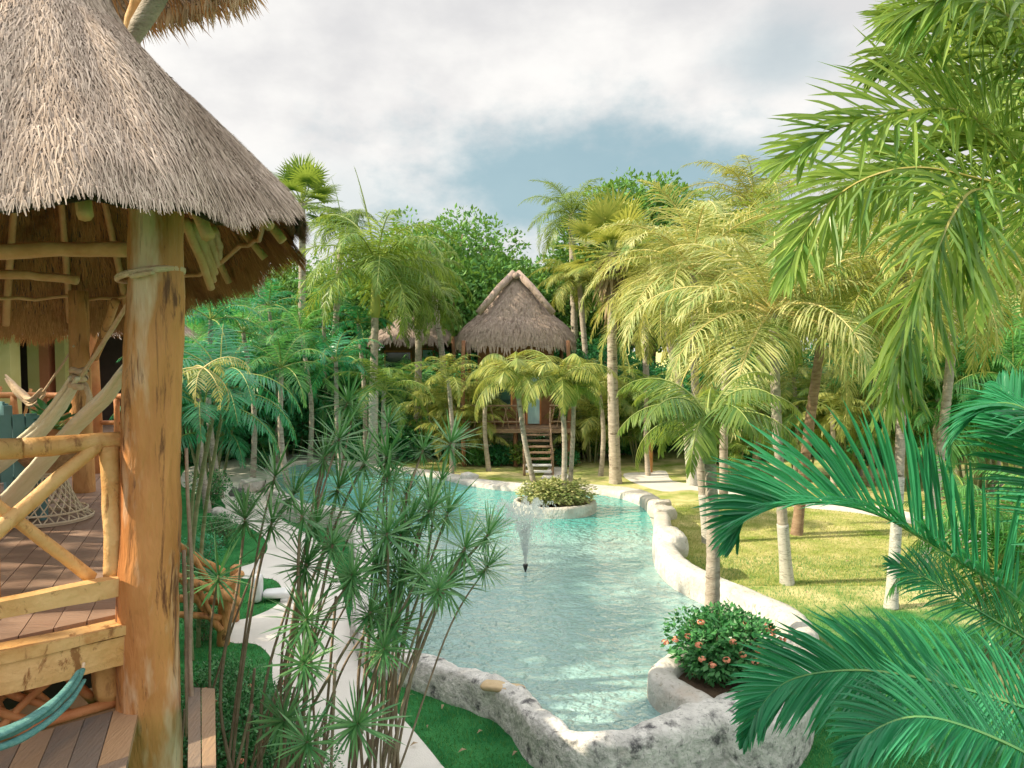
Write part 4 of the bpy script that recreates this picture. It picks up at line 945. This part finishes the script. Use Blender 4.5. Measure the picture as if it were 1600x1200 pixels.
o = yp(surf(yS, 48, 8), 'roof', 'thatch_far'); mb = MB(); strands(mb, yS, 5000, .4, .04, .1, (0, 6.28), (0, .9)); strands(mb, yS, 1500, .3, .03, .1, (1.5, 4.7), (0, .03)); mb.build('thatch', 'thatch', o)
mb = MB(); mb.box((xs_(-120), Yb-.6, 2.9), (9.2, 3.8, .2)); yp(mb, 'balcony_floor', 'deck')
mb = MB()
for z in (3.25, 4.0): mb.log((xs_(-200), Yb-2.4, z), (xs_(120), Yb-2.4, z), .05, None, 8)
for k in range(18): x_ = xs_(-200)+.28*k; mb.log((x_, Yb-2.4, 3), (x_+random.choice((-.25, .25, 0)), Yb-2.4, 4), .03, None, 6)
yp(mb, 'railing', 'log_red', None, True)
# log fence on the ground right of the corner post
lf = empty('log_fence', at(350, 1008, 0)); tag(lf, 'short fence of orange crossed logs beside the winding path', 'fence')
random.seed(8)
def lp(nm, a, b, r0, r1=None):
    mb = MB(); mb.log(aty(*a), aty(*b), r0, r1, 12, 0, .05, 8, .03); o = mb.build(nm, 'log', None, True); loc_fix(o, lf)
lp('fence_post', (353, 925, 11.4), (349, 1012, 11.6), .11, .10); lp('fence_post', (368, 885, 12.4), (366, 968, 12.6), .09)
for a, b, r_ in (((275, 850, 10.9), (348, 893, 11.6), .06), ((270, 898, 10.8), (376, 942, 11.3), .065), ((285, 905, 11.2), (345, 985, 11.4), .055), ((300, 925, 11.3), (352, 905, 11.8), .05), ((280, 935, 11.2), (352, 942, 11.6), .06), ((300, 868, 11.), (345, 935, 11.5), .045), ((280, 960, 11.1), (345, 965, 11.4), .05), ((320, 935, 11.6), (378, 896, 12.3), .06), ((290, 880, 11.3), (330, 960, 11.3), .04)): lp('crossed_log', a, b, r_)
# low posts in the far left lawn
p = at(324, 722, 0); mb = MB(); mb.log((0, 0, -.05), (0, 0, .62), .085, .08, 12); o = mb.build('bollard', 'log', None, True); o.location = p; tag(o, 'short orange log bollard on the far left lawn edge', 'bollard')
p = at(357, 708, 0); e = empty('path_light', p); tag(e, 'small pale cylindrical path light standing on the far left lawn', 'lamp')
mb = MB(); mb.tube([(0, 0, 0), (0, 0, .55), (0, 0, .6)], [.11, .11, .10], 14); mb.build('body', 'trunk_white', e, True); mb = MB(); mb.tube([(0, 0, .6), (0, 0, .66), (0, 0, .70)], [.15, .15, .05], 14); mb.build('cap', 'rock', e, True)
p = at(1016, 738, 0); mb = MB(); mb.log((0, 0, -.05), (0, 0, 1.25), .09, .08, 12); o = mb.build('bollard', 'log', None, True); o.location = p; tag(o, 'orange log post at the end of the right garden path', 'bollard')
# ================================================================ palms
G_BG = 'palms behind the pool'
def P(bx, by, cx, cyy, kind, var, leaf, r0, r1, label, dY=0., z0=0., **k):
    b = at(bx, by, z0); c = aty(cx, cyy, b.y+dY); return palm(k.pop('name', 'palm_tree'), b, c, kind, var, leaf, r0, r1, label, **k)
P(583, 735, 588, 418, 'royal', 0, 'leaf_palm', .17, .13, 'royal palm with white-painted foot and upright spear left of the bungalows', trunk='trunk_grey', white=3.2, shaft=('shaft_yellow', 1.9), scale=1.3, rz=.4, bend=.05)
P(652, 716, 655, 470, 'royal', 1, 'leaf_palm', .17, .13, 'droopy-crowned palm standing in front of the farther hipped bungalow', trunk='trunk_grey', shaft=('shaft_yellow', 1.2), scale=.85, rz=2., bend=.1)
P(455, 704, 472, 318, 'fan', 0, 'leaf_palm', .2, .14, 'tall slender fan palm rising highest at the left behind the jungle', scale=1.3, bend=.2)
P(415, 700, 405, 330, 'fan', 0, 'leaf_palm', .2, .15, 'fan palm half hidden behind the thatched eave', scale=.9, rz=1., bend=.2)
P(520, 712, 535, 350, 'royal', 1, 'leaf_palm', .16, .12, 'yellow-green palm between the fan palm and the royal palm', scale=.62, rz=1., bend=.2)
P(905, 690, 893, 335, 'coconut', 0, 'leaf_palm', .2, .15, 'tall coconut palm standing against the sky behind the bungalow roof', scale=.88, rz=.5, bend=.5)
P(962, 755, 957, 395, 'fan', 1, 'leaf_lime', .2, .15, 'fan palm with a thick shaggy skirt of dead grey fronds', trunk='trunk_grey', skirt=True, scale=1.3, bend=.15)
P(1230, 912, 1208, 490, 'coconut', 1, 'leaf_yellow', .105, .09, 'big yellow-fronded coconut palm on the sunny lawn with white lower trunk', white=1.3, scale=1.02, rz=.3, bend=.25, rac='rachis_yellow', coco=4)
P(1244, 835, 1296, 450, 'coconut', 1, 'leaf_palm', .13, .11, 'coconut palm with a leaning dark brown trunk behind the sunny lawn', trunk='trunk_brown', scale=.85, rz=2.2, bend=.2, rac='rachis_yellow', coco=3)
P(1106, 848, 1083, 425, 'coconut', 2, 'leaf_yellow', .105, .09, 'tall golden palm whose white-footed trunk stands just behind the planter palm', white=1.2, scale=1.0, rz=1.3, bend=.2, rac='rachis_yellow')
P(1131, 792, 1150, 400, 'coconut', 0, 'leaf_palm', .13, .10, 'thin grey-trunked palm farther back between the two golden palms', scale=.95, rz=4, bend=.3)
P(1082, 758, 1030, 470, 'coconut', 2, 'leaf_lime', .15, .11, 'lime green palm with a white-painted foot beside the garden path', white=1.3, scale=.95, rz=3.1, bend=.4, rac='rachis_yellow')
P(1392, 950, 1410, 420, 'coconut', 1, 'leaf_lime', .09, .08, 'white-trunked palm on the right of the lawn behind the near fronds', white=2.4, scale=.8, rz=5, bend=.2, rac='rachis_yellow', dY=1.)
P(1443, 885, 1500, 400, 'coconut', 2, 'leaf_lime', .10, .09, 'farther white-trunked palm at the right edge of the lawn', white=2.4, scale=1., rz=1, bend=.2, dY=1.)
P(1180, 745, 1178, 325, 'coconut', 1, 'leaf_lime', .15, .12, 'tallest far palm lifting spear leaves over the golden palms', scale=1., rz=2, bend=.3)
P(1340, 742, 1350, 330, 'coconut', 0, 'leaf_palm', .15, .12, 'far palm behind the leaning brown trunk on the right', scale=1., rz=4.4, bend=.3)
P(1560, 760, 1560, 430, 'coconut', 2, 'leaf_yellow', .15, .12, 'far golden palm at the right edge of the picture', scale=1.05, rz=.4, bend=.3, rac='rachis_yellow')
P(1450, 742, 1450, 455, 'coconut', 1, 'leaf_palm', .15, .12, 'far green palm glimpsed under the big hanging frond', scale=1.0, rz=2.4, bend=.3, rac='rachis_yellow')
P(925, 700, 905, 440, 'royal', 1, 'leaf_lime', .15, .12, 'lime-crowned palm filling the gap right of the bungalow roof', scale=.8, rz=1.1, bend=.3)
P(1010, 715, 1005, 420, 'coconut', 2, 'leaf_lime', .15, .12, 'lime palm squeezed between the skirted fan palm and the golden palms', scale=.75, rz=2.1, bend=.3)
P(690, 700, 672, 420, 'royal', 0, 'leaf_palm', .15, .12, 'palm whose drooping crown meets the bright green tree left of the bungalow', scale=.62, rz=1.1, bend=.3)
for i, (px, py, Y) in enumerate(((470, 520, 27), (525, 565, 25), (440, 575, 23), (560, 505, 29), (380, 520, 25), (330, 500, 23), (505, 470, 31), (420, 480, 30), (600, 610, 25), (310, 590, 21))):
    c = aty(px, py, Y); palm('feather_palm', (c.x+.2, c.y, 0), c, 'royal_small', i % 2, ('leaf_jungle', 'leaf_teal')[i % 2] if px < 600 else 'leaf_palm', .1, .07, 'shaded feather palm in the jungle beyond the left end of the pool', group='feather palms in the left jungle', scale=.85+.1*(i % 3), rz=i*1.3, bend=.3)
for i, (px, py, Y, lf) in enumerate(((700, 590, 26.5, 'leaf_lime'), (935, 600, 27, 'leaf_lime'), (760, 600, 28, 'leaf_lime'), (1240, 590, 26, 'leaf_lime'), (1360, 560, 25, 'leaf_lime'), (1470, 590, 23, 'leaf_palm'), (1010, 610, 27, 'leaf_palm'), (1300, 640, 24, 'leaf_lime'), (1550, 570, 24, 'leaf_palm'))):
    c = aty(px, py, Y); palm('feather_palm', (c.x+.1, c.y, 0), c, 'royal_small', i % 2, lf, .09, .07, ('lime feather palm left of the bungalow with fronds over its railing', 'lime feather palm right of the bungalow stairs', 'lime feather palm in front of the bungalow windows', 'lime feather palm left of the leaning brown trunk', 'lime feather palm under the far golden palms', 'green feather palm behind the farther white trunk', 'green feather palm behind the skirted fan palm foot', 'low lime feather palm right of the leaning brown trunk', 'green feather palm at the right edge of the garden')[i], scale=(.8, .8, .62, .8, .9, .9, .8, .8, 1.)[i], rz=i*1.7, bend=.2)
# planter palm, island palms
palm('palm_tree', V((2.83, 10.25, .66)), aty(1106, 655, 10.25), 'christmas', 0, 'leaf_palm', .105, .075, 'slim palm with green crownshaft growing out of the corner planter', shaft=('shaft_green', .62), scale=1.08, rz=.5, bend=.05)
palm('palm_tree', V((.74, 19.7, .5)), aty(806, 588, 19.7), 'christmas', 1, 'leaf_lime', .075, .06, 'left-leaning island palm with a rounded lime crown', shaft=('shaft_green', .6), scale=1.22, rz=1.5, bend=.1)
palm('palm_tree', V((1.34, 19.3, .5)), aty(876, 590, 19.3), 'christmas', 0, 'leaf_lime', .075, .06, 'right-hand island palm with the greener feathery crown', shaft=('shaft_green', .6), scale=1.2, rz=2.5, bend=.08)
palm('palm_tree', V((1.52, 19.6, .5)), aty(897, 606, 19.7), 'christmas', 1, 'leaf_palm', .065, .055, 'thin third trunk tucked behind the right-hand island palm', shaft=('shaft_green', .5), scale=.8, rz=4.5, bend=.08)
# areca clumps
def areca(px, py, s_, leaf, rz, label, var=0, h=None):
    b = at(px, py, 0); e = empty('areca_palm', b, rz); tag(e, label, 'palm bush', 'clumping palms round the garden'); k = crown_mesh('areca', var, leaf); o = mesh_obj('crown', k, e); sc_ = s_; o.scale = (sc_, sc_, sc_*(h or 1)); return e
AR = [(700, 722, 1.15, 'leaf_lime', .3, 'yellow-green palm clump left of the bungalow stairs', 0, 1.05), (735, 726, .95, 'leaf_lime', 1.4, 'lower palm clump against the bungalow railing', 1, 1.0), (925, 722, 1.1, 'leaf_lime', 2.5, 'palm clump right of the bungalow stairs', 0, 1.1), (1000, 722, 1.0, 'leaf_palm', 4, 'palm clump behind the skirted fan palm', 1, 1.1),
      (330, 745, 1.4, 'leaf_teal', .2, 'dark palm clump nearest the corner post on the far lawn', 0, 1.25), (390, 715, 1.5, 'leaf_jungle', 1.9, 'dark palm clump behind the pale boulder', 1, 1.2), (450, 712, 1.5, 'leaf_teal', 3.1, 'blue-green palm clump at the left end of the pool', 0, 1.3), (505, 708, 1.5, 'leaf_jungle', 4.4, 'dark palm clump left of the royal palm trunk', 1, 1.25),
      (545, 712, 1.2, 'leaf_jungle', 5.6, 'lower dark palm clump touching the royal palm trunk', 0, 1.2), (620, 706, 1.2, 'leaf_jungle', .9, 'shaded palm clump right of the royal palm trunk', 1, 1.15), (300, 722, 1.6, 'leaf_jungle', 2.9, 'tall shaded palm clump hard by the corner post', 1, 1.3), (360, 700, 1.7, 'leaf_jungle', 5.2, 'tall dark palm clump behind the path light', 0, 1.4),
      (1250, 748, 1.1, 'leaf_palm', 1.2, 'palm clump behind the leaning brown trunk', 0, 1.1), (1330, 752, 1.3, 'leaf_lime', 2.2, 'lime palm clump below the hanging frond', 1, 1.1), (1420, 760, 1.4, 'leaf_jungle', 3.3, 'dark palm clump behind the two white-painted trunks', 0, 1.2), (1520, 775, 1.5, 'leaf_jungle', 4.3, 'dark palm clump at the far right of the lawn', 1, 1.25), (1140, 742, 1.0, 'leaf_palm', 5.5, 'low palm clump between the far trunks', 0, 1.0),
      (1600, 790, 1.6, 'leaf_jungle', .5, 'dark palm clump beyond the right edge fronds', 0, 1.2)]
for a in AR: areca(*a)
# ringed green canes beside the corner post
gc = empty('cane_palm', at(300, 830, 0)); tag(gc, 'leaning ringed green canes with a yellow tuft beside the corner post', 'palm bush'); random.seed(21)
for (a, b, r_) in (((288, 860, 11.2), (344, 590, 10.8), .036), ((306, 850, 11.5), (352, 620, 11.), .03), ((296, 870, 11.0), (318, 640, 10.6), .028)):
    A = aty(*a); A.z = 0; B = aty(*b); mb = MB(); trunk_mesh(mb, [tuple(A-gc.location), tuple((A+B)/2-gc.location+V((-.12, 0, 0))), tuple(B-gc.location)], r_*1.1, r_*.8, rings=.14, flare=1.2); mb.build('cane', 'cane', gc, True)
    mb = MB()
    for i in range(7): frond(mb, B-gc.location, i*.9+r_*50, R(75-12*i), 1.5, R(90), .42, 26, .03, vee=.25, rach=.014)
    mb.build('crown', ['leaf_teal', 'rachis'], gc)
mb = MB(); B = aty(318, 575, 9.5)-gc.location
for i in range(9): frond(mb, B, i*.8, R(40-8*i), .7, R(90), .2, 16, .02, rach=.01)
mb.build('yellow_tuft', ['leaf_yellow', 'rachis_yellow'], gc)
# ================================================================ broadleaf trees and undergrowth
T = [broadleaf(0, 8.5, 8.5), broadleaf(1, 7.5, 9.5), broadleaf(2, 9, 7.5)]; TD = [broadleaf(3, 8, 8, leaf='leaf_dark'), broadleaf(4, 8, 7, leaf='leaf_dark')]
k = 0
spots = [(700, 338, 42, 0, 'rounded bright green tree top left of the bungalow roof'), (640, 392, 45, 1, 'low green tree top behind the droopy palm'), (800, 402, 47, 2, 'small green tree top showing right behind the bungalow ridge'), (760, 412, 41, 0, 'dense green tree directly behind the bungalow ridge'),
         (870, 440, 40, 1, 'dark dense tree right of the bungalow roof'), (560, 415, 44, 2, 'green tree behind the royal palm crown'), (480, 405, 44, 0, 'green tree behind the slender fan palm'), (1022, 268, 40, 1, 'tall layered broadleaf tree standing above the skirted fan palm'), (960, 400, 43, 2, 'green tree behind the skirted fan palm'),
         (1110, 340, 44, 0, 'broad tree behind the golden palms'), (1220, 360, 43, 1, 'broad tree right of the golden palms'), (1340, 370, 42, 2, 'broad tree behind the far right palms'), (1460, 360, 40, 0, 'broad tree seen through the big palm fronds'), (1590, 380, 38, 1, 'broad tree at the right edge of the picture'), (380, 420, 42, 2, 'tree behind the thatched eave corner'), (280, 440, 46, 1, 'tree behind the corner post'), (1700, 400, 36, 2, 'tree past the right edge'), (150, 470, 44, 0, 'tree behind the guest house')]
for px, py, Y, v, lb in spots:
    top = aty(px, py, Y); s_ = top.z/(8.5, 9.5, 7.5)[v]*1.08; tree('broadleaf_tree', (top.x, Y, 0), k*1.3, max(.9, s_*.95), T[v], lb, 'tree', 'trees behind the garden', sz=s_/max(.9, s_*.95)); k += 1
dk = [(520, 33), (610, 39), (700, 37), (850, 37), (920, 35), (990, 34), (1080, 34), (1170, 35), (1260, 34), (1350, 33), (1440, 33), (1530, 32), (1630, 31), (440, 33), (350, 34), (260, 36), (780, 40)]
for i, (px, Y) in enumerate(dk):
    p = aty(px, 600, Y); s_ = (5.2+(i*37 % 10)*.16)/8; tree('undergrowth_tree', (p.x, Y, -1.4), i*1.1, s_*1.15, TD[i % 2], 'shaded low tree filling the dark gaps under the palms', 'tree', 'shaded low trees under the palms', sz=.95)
BM = [bush_mesh(0, 'leaf_jungle', 1500, .20, (1, 1, .8)), bush_mesh(1, 'leaf_dark', 1500, .22, (1, 1, .8)), bush_mesh(2, 'leaf_palm', 1500, .18, (1, 1, .8))]
for i in range(44):
    px = 270+i*32; Y = 29.5+((i*53) % 17)/17*4.5
    if 770 < px < 900: Y = 32.0
    p = aty(px, 600, Y); s_ = .75+((i*29) % 13)/13*.6
    if -2.5 < p.x < 2.8 and Y < 34: s_ *= .55; Y = 29.2; p.y = Y
    if -7.4 < p.x < -2.6 and 34 < Y < 40: continue
    bush('shrub', (p.x, Y, 0), s_, BM[i % 3 if px > 650 else i % 2], ('shaded teal-green shrub in the row along the back of the garden', 'dark green shrub in the row along the back of the garden', 'brighter green shrub in the row along the back of the garden')[i % 3 if px > 650 else i % 2], 'shrub', 'shrubs along the back of the garden', i*.9)
# left bank planting
LB = [(345, 855, .55, 0), (312, 900, .6, 1), (385, 800, .4, 0), (330, 790, .7, 0), (305, 950, .45, 0), (410, 735, .5, 1), (320, 1000, .42, 0)]
for i, (px, py, s_, m) in enumerate(LB):
    p = at(px, py, 0); bush('shrub', p, s_, bush_mesh(10+m, 'leaf_teal' if m else 'leaf_shrub', 1500, .12, (1, 1, .9)), ('leafy green shrub in the bed above the log fence', 'blue-green shrub behind the crossed logs', 'small shrub at the bend of the path', 'shrub beside the pale flat rock', 'low shrub inside the log fence', 'shrub at the left end of the pool', 'low leafy shrub at the foot of the log fence')[i], 'shrub', 'shrubs on the left bank', i*1.1)
for i, (px, py, s_) in enumerate(((345, 1150, .62), (395, 1215, .7), (330, 1260, .7), (450, 1290, .6))):
    p = at(px, py, 0); bush('hedge_shrub', p, (s_*.95, s_*.95, s_*.95), bush_mesh(20, 'leaf_shrub', 5200, .075, (1, 1, .95), flowers=5, fs=.07), ('glossy small-leaved shrub nearest the lower deck edge', 'glossy small-leaved shrub beside the near path edge', 'glossy small-leaved shrub under the lower deck edge', 'glossy small-leaved shrub at the bottom of the frame')[i], 'shrub', 'glossy shrubs under the deck', i*1.7)
bush('ixora_shrub', (2.72, 9.28, .48), (.76, .66, .56), bush_mesh(30, 'leaf_shrub', 5200, .13, (1, 1, .95), flowers=24, fs=.10, lump=12), 'rounded ixora shrub with orange blossom clusters in the corner planter', 'shrub')
bush('island_shrub', (1.15, 19.5, .46), (1.02, .78, .50), bush_mesh(31, 'leaf_island', 5200, .13, (1, 1, .95), lump=14), 'dense variegated yellow-green shrub filling the island planter', 'shrub')
# ================================================================ the spiky plant in the foreground
random.seed(33)
RO = [(545, 625, 6.2), (607, 660, 6.0), (662, 700, 5.9), (508, 712, 5.6), (430, 742, 5.7), (605, 745, 5.6), (705, 690, 6.0), (690, 748, 5.8), (425, 815, 5.3), (383, 808, 5.4), (495, 815, 5.2), (565, 795, 5.3), (605, 832, 5.1), (672, 795, 5.5), (727, 855, 5.2), (762, 885, 5.3), (640, 815, 5.5), (550, 905, 4.9),
      (685, 920, 4.9), (660, 895, 5.1), (480, 965, 4.8), (580, 955, 5.0), (600, 1012, 4.9), (480, 880, 5.1), (342, 898, 4.9), (560, 1130, 4.5), (480, 1158, 4.4), (475, 1035, 4.7), (612, 975, 5.1), (590, 880, 5.3), (530, 760, 5.9), (460, 770, 5.8), (570, 720, 6.1), (635, 770, 5.9), (520, 850, 5.0), (625, 905, 5.4), (700, 800, 5.8)]
def rosette(mb, c, ax, n, L, w_):
    ax = ax.normalized(); t1 = ax.cross(V((.3, 1, .1))).normalized(); t2 = ax.cross(t1)
    for i in range(n):
        a = i*2.4; u = (i+.5)/n; el = R(75-120*u**.8+random.uniform(-10, 10)); o = t1*math.cos(a)+t2*math.sin(a); d_ = (o*math.cos(el)+ax*math.sin(el)).normalized()
        leaf_strip(mb, c-ax*.05*u, d_, (ax*math.cos(el)-o*math.sin(el)).normalized(), L*random.uniform(.75, 1.1)*(.75+.4*math.sin(math.pi*min(1, u+.2))), w_, .10, 0, 3)
for k in range(14):
    a_ = RO[(k*7) % 37]; RO.append((a_[0]+random.uniform(-45, 45), a_[1]+random.uniform(-40, 60), a_[2]+random.uniform(-.3, .4)))
plants = [empty('dracaena', (-2.2, 5.2, 0)), empty('dracaena', (-1.7, 5.2, 0)), empty('dracaena', (-1.15, 5.4, 0))]
for e, lb in zip(plants, ('spiky-leaved bushy plant nearest the corner post with few tall stems', 'tall many-stemmed spiky plant in the middle foreground clump', 'spiky plant whose leaf tufts reach out over the pool')): tag(e, lb, 'plant', 'spiky plants in the foreground')
for px, py, Y in RO:
    T_ = aty(px, py, Y); e = plants[0] if px < 465 else (plants[1] if px < 600 else plants[2]); B = V((e.location.x+random.uniform(-.22, .22)+(px-560)/1150*.6, 5.25+random.uniform(-.2, .2), 0))
    L_ = T_-B; side = V((random.uniform(-.12, .12), random.uniform(-.1, .1), 0)); o_ = e.location
    pts = [B, B+V((L_.x*.05, L_.y*.1, L_.z*.3))+side, B+V((L_.x*.28, L_.y*.4, L_.z*.62))-side*.5, B+V((L_.x*.68, L_.y*.75, L_.z*.87)), T_]
    mb = MB(); Pq = cr([tuple(p-o_) for p in pts], 7); r_ = random.uniform(.010, .017); mb.tube([V(p) for p in Pq], [r_*(1-.45*i/len(Pq)) for i in range(len(Pq))], 7, 0, .10); mb.build('stem', 'twig', e, True)
    ax = (T_-pts[3]).normalized()+V((0, -.15, .2)); mb = MB(); sz = random.choice((.7, .85, 1, 1, 1.1)); rosette(mb, T_-o_, ax+V((random.uniform(-.3, .3), random.uniform(-.3, .3), 0)), int(44+24*random.random()), .30*sz, .0175*sz)
    mb.build('leaf_rosette', 'leaf_drac', e)
for i in range(16):      # bare, broken stems
    e = plants[i % 3]; o_ = e.location; B = V((e.location.x+random.uniform(-.4, .4), 5.2+random.uniform(-.3, .3), 0)); T_ = B+V((random.uniform(-.2, .5), random.uniform(-.3, .4), random.uniform(1.6, 3.0)))
    mb = MB(); Pq = cr([tuple(B-o_), tuple(B.lerp(T_, .5)+V((random.uniform(-.1, .1), 0, 0))-o_), tuple(T_-o_)], 8); mb.tube([V(p) for p in Pq], [.015]*4+[.011]*(len(Pq)-4), 7, 0, .1); mb.build('stem', 'twig', e, True)
# ================================================================ the big palms at the right
random.seed(44)
def near_frond(e, pts, L, n, w_, leaf, rac, rach=.022, side=None, name='frond', **k):
    Q = cr([tuple(aty(*p)-e.location) for p in pts], 5); mb = MB(); frond_on(mb, [V(q) for q in Q], L, n, w_, side0=side, rach=rach, **k); return mb.build(name, [leaf, rac], e)
bp = empty('palm_tree', (5.1, 6.6, 0)); tag(bp, 'large near palm whose long fronds arch in from the upper right', 'palm tree')
CR_ = aty(1690, 330, 6.6); mb = MB(); trunk_mesh(mb, [(0, 0, -.1), (.1, .1, 2.5), tuple(CR_-bp.location)], .19, .12); mb.build('trunk', 'trunk_grey', bp, True)
o0 = (1690, 330, 6.6)
FR = [([o0, (1655, 230, 6.3), (1630, 130, 6.0), (1590, 40, 5.8), (1530, 0, 5.6), (1470, 0, 5.5), (1420, 30, 5.5)], .85, 46),
      ([o0, (1640, 260, 7.0), (1580, 160, 7.4), (1510, 90, 7.6), (1430, 80, 7.8), (1370, 110, 7.9)], .85, 46),
      ([o0, (1630, 280, 6.6), (1590, 240, 6.8), (1540, 215, 7.0), (1480, 215, 7.1), (1420, 240, 7.2), (1370, 290, 7.2)], .8, 44),
      ([o0, (1640, 300, 6.8), (1590, 290, 7.2), (1540, 310, 7.5), (1510, 370, 7.7), (1500, 450, 7.8)], .75, 44),
      ([o0, (1600, 257, 6.3), (1559, 218, 6.1), (1515, 180, 5.9), (1470, 170, 5.8), (1390, 178, 5.7), (1300, 205, 5.6), (1235, 250, 5.6)], .82, 46),
      ([o0, (1620, 330, 6.3), (1582, 303, 6.0), (1523, 298, 5.7), (1492, 330, 5.5), (1466, 385, 5.4), (1432, 470, 5.3), (1405, 560, 5.3), (1392, 620, 5.3)], .80, 54),
      ([o0, (1600, 300, 6.6), (1530, 280, 6.6), (1430, 262, 6.5), (1340, 285, 6.4), (1270, 345, 6.3), (1235, 420, 6.2)], .85, 48),
      ([o0, (1650, 200, 6.4), (1595, 110, 6.2), (1535, 60, 6.0), (1470, 35, 5.9), (1400, 30, 5.8)], .80, 46),
      ([o0, (1640, 120, 6.2), (1600, 0, 6.0), (1560, -90, 5.8), (1500, -140, 5.6), (1430, -150, 5.5)], .85, 50),
      ([o0, (1650, 180, 6.9), (1610, 60, 7.0), (1560, -30, 7.0), (1480, -60, 7.0)], .85, 44),
      ([o0, (1660, 250, 7.2), (1600, 180, 7.6), (1500, 130, 8.0), (1420, 120, 8.3)], .8, 40)]
SV = [V((0, .5, .85)), V((0, .4, .9)), V((0, .6, .8)), V((.8, .5, 0)), V((0, .55, .85)), V((.9, .4, .1)), V((0, .5, .85)), V((0, .6, .8)), V((.3, .6, .7)), V((0, -.5, .85)), V((.1, .3, .9))]
for i, (pts, L_, n_) in enumerate(FR):
    near_frond(bp, pts, L_*1.12, int(n_*2.0), .044, fold=True, leaf='leaf_palm' if i in (1, 2, 3, 10) else 'leaf_bigpalm', rac='rachis_yellow', side=SV[i], vee=(.2, .3, .3, 0, .25, -.2, -.1, .1, -.3, .2, .2)[i], ldroop=(.2, .2, .15, .2, .10, .28, .18, .12, .3, .15, .15)[i], start=.08, a0=62, a1=18, seg=4, jit=.38, prof=lambda v: .62+.38*math.sin(math.pi*min(1, v*1.1))-.25*v**3)
for i in range(8):      # the rest of the crown, out of frame
    mb = MB(); frond(mb, CR_-bp.location, -1.4+i*.4, R(60-15*(i % 4)), 2.6, R(95), .8, 40, .05, rach=.03); mb.build('frond', ['leaf_bigpalm', 'rachis_yellow'], bp)
ap = empty('areca_palm', (4.3, 4.3, 0)); tag(ap, 'near palm clump with wide teal-green fronds sweeping in from the lower right', 'palm bush')
for dx, dy in ((0, 0), (.25, .2), (-.15, .3), (.1, -.3)): mb = MB(); trunk_mesh(mb, [(dx, dy, -.1), (dx*.5, dy, 1.2), (dx*.2, dy*.5, 2.3)], .06, .04, flare=1.1); mb.build('cane', 'cane', ap, True)
pf = lambda v: .75+.25*math.sin(math.pi*min(1, v*1.2))-.62*v**3.5
AF = [([(1760, 1130, 4.5), (1600, 945, 4.5), (1479, 864, 4.6), (1382, 806, 4.7), (1300, 785, 4.8), (1225, 786, 4.9), (1165, 808, 5.0), (1148, 850, 5.0)], .80, 74, .042, .15, (1,), V((0, .15, 1))),
      ([(1760, 1132, 4.5), (1600, 947, 4.5), (1479, 866, 4.6), (1382, 808, 4.7), (1300, 787, 4.8), (1225, 788, 4.9), (1165, 810, 5.0), (1150, 850, 5.0)], .60, 60, .036, .1, (1,), V((0, -.9, .35))),
      ([(1780, 1180, 4.0), (1640, 1120, 4.0), (1500, 1075, 4.1), (1380, 1050, 4.2), (1290, 1050, 4.3), (1225, 1068, 4.4), (1185, 1110, 4.4), (1165, 1160, 4.4)], .50, 84, .034, .15, (1, -1), V((.1, .55, .85))),
      ([(1780, 1100, 4.8), (1640, 1020, 4.8), (1530, 955, 4.8), (1450, 905, 4.85), (1390, 880, 4.9)], .42, 40, .020, .1, (1, -1), V((0, .5, .85))),
      ([(1760, 1300, 3.7), (1640, 1200, 3.6), (1520, 1140, 3.6), (1430, 1120, 3.6), (1360, 1145, 3.6), (1320, 1190, 3.6)], .42, 66, .030, .2, (1, -1), V((.1, .8, .6))),
      ([(1790, 900, 4.4), (1690, 720, 4.3), (1620, 650, 4.3), (1560, 630, 4.4), (1500, 660, 4.5), (1480, 720, 4.6)], .45, 60, .030, -.1, (1, -1), V((.5, .8, .2))),
      ([(1770, 1000, 4.2), (1690, 820, 4.3), (1630, 720, 4.4), (1590, 650, 4.6), (1560, 600, 4.8)], .50, 50, .034, .1, (1, -1), V((.5, -.6, .5)))]
for pts, L_, n_, w_, vee, sd_, sv in AF:
    near_frond(ap, pts, L_, int(n_*1.6), w_*.74, fold=True, leaf='leaf_teal', rac='rachis_teal', rach=.014, side=sv, vee=vee, ldroop=.14, start=.06, a0=62, a1=22, sides=sd_, seg=4, jit=.08, prof=pf)
mb = MB()
for i in range(8): frond(mb, V((0, 0, 2.2)), -1.6+i*.42, R(70-14*(i % 4)), 2.0, R(80), .6, 36, .045, rach=.016)
mb.build('frond', ['leaf_teal', 'rachis_teal'], ap)
# low ferny palm between (upright dark stem at the right)
p = aty(1590, 700, 9.5); e = empty('areca_palm', (p.x, p.y, 0), .4); tag(e, 'dark green bushy palm standing between the near fronds and the lawn', 'palm bush', 'clumping palms round the garden')
o = mesh_obj('crown', crown_mesh('areca', 1, 'leaf_jungle'), e); o.scale = (.75, .75, 1.15)
# unseen trees added outside the frame at the left to shade the foreground
for i, (x, y, s_) in enumerate(((-15.5, 4, 1.35), (-16.5, 10.5, 1.4), (-19, 18, 1.3), (-20, 25, 1.15), (-14.5, -3, 1.4))):
    tree('broadleaf_tree', (x, y, 0), i*1.7, s_, T[i % 3], 'tall unseen tree added for shade left of the frame', 'tree', 'unseen trees added for shade at the left')
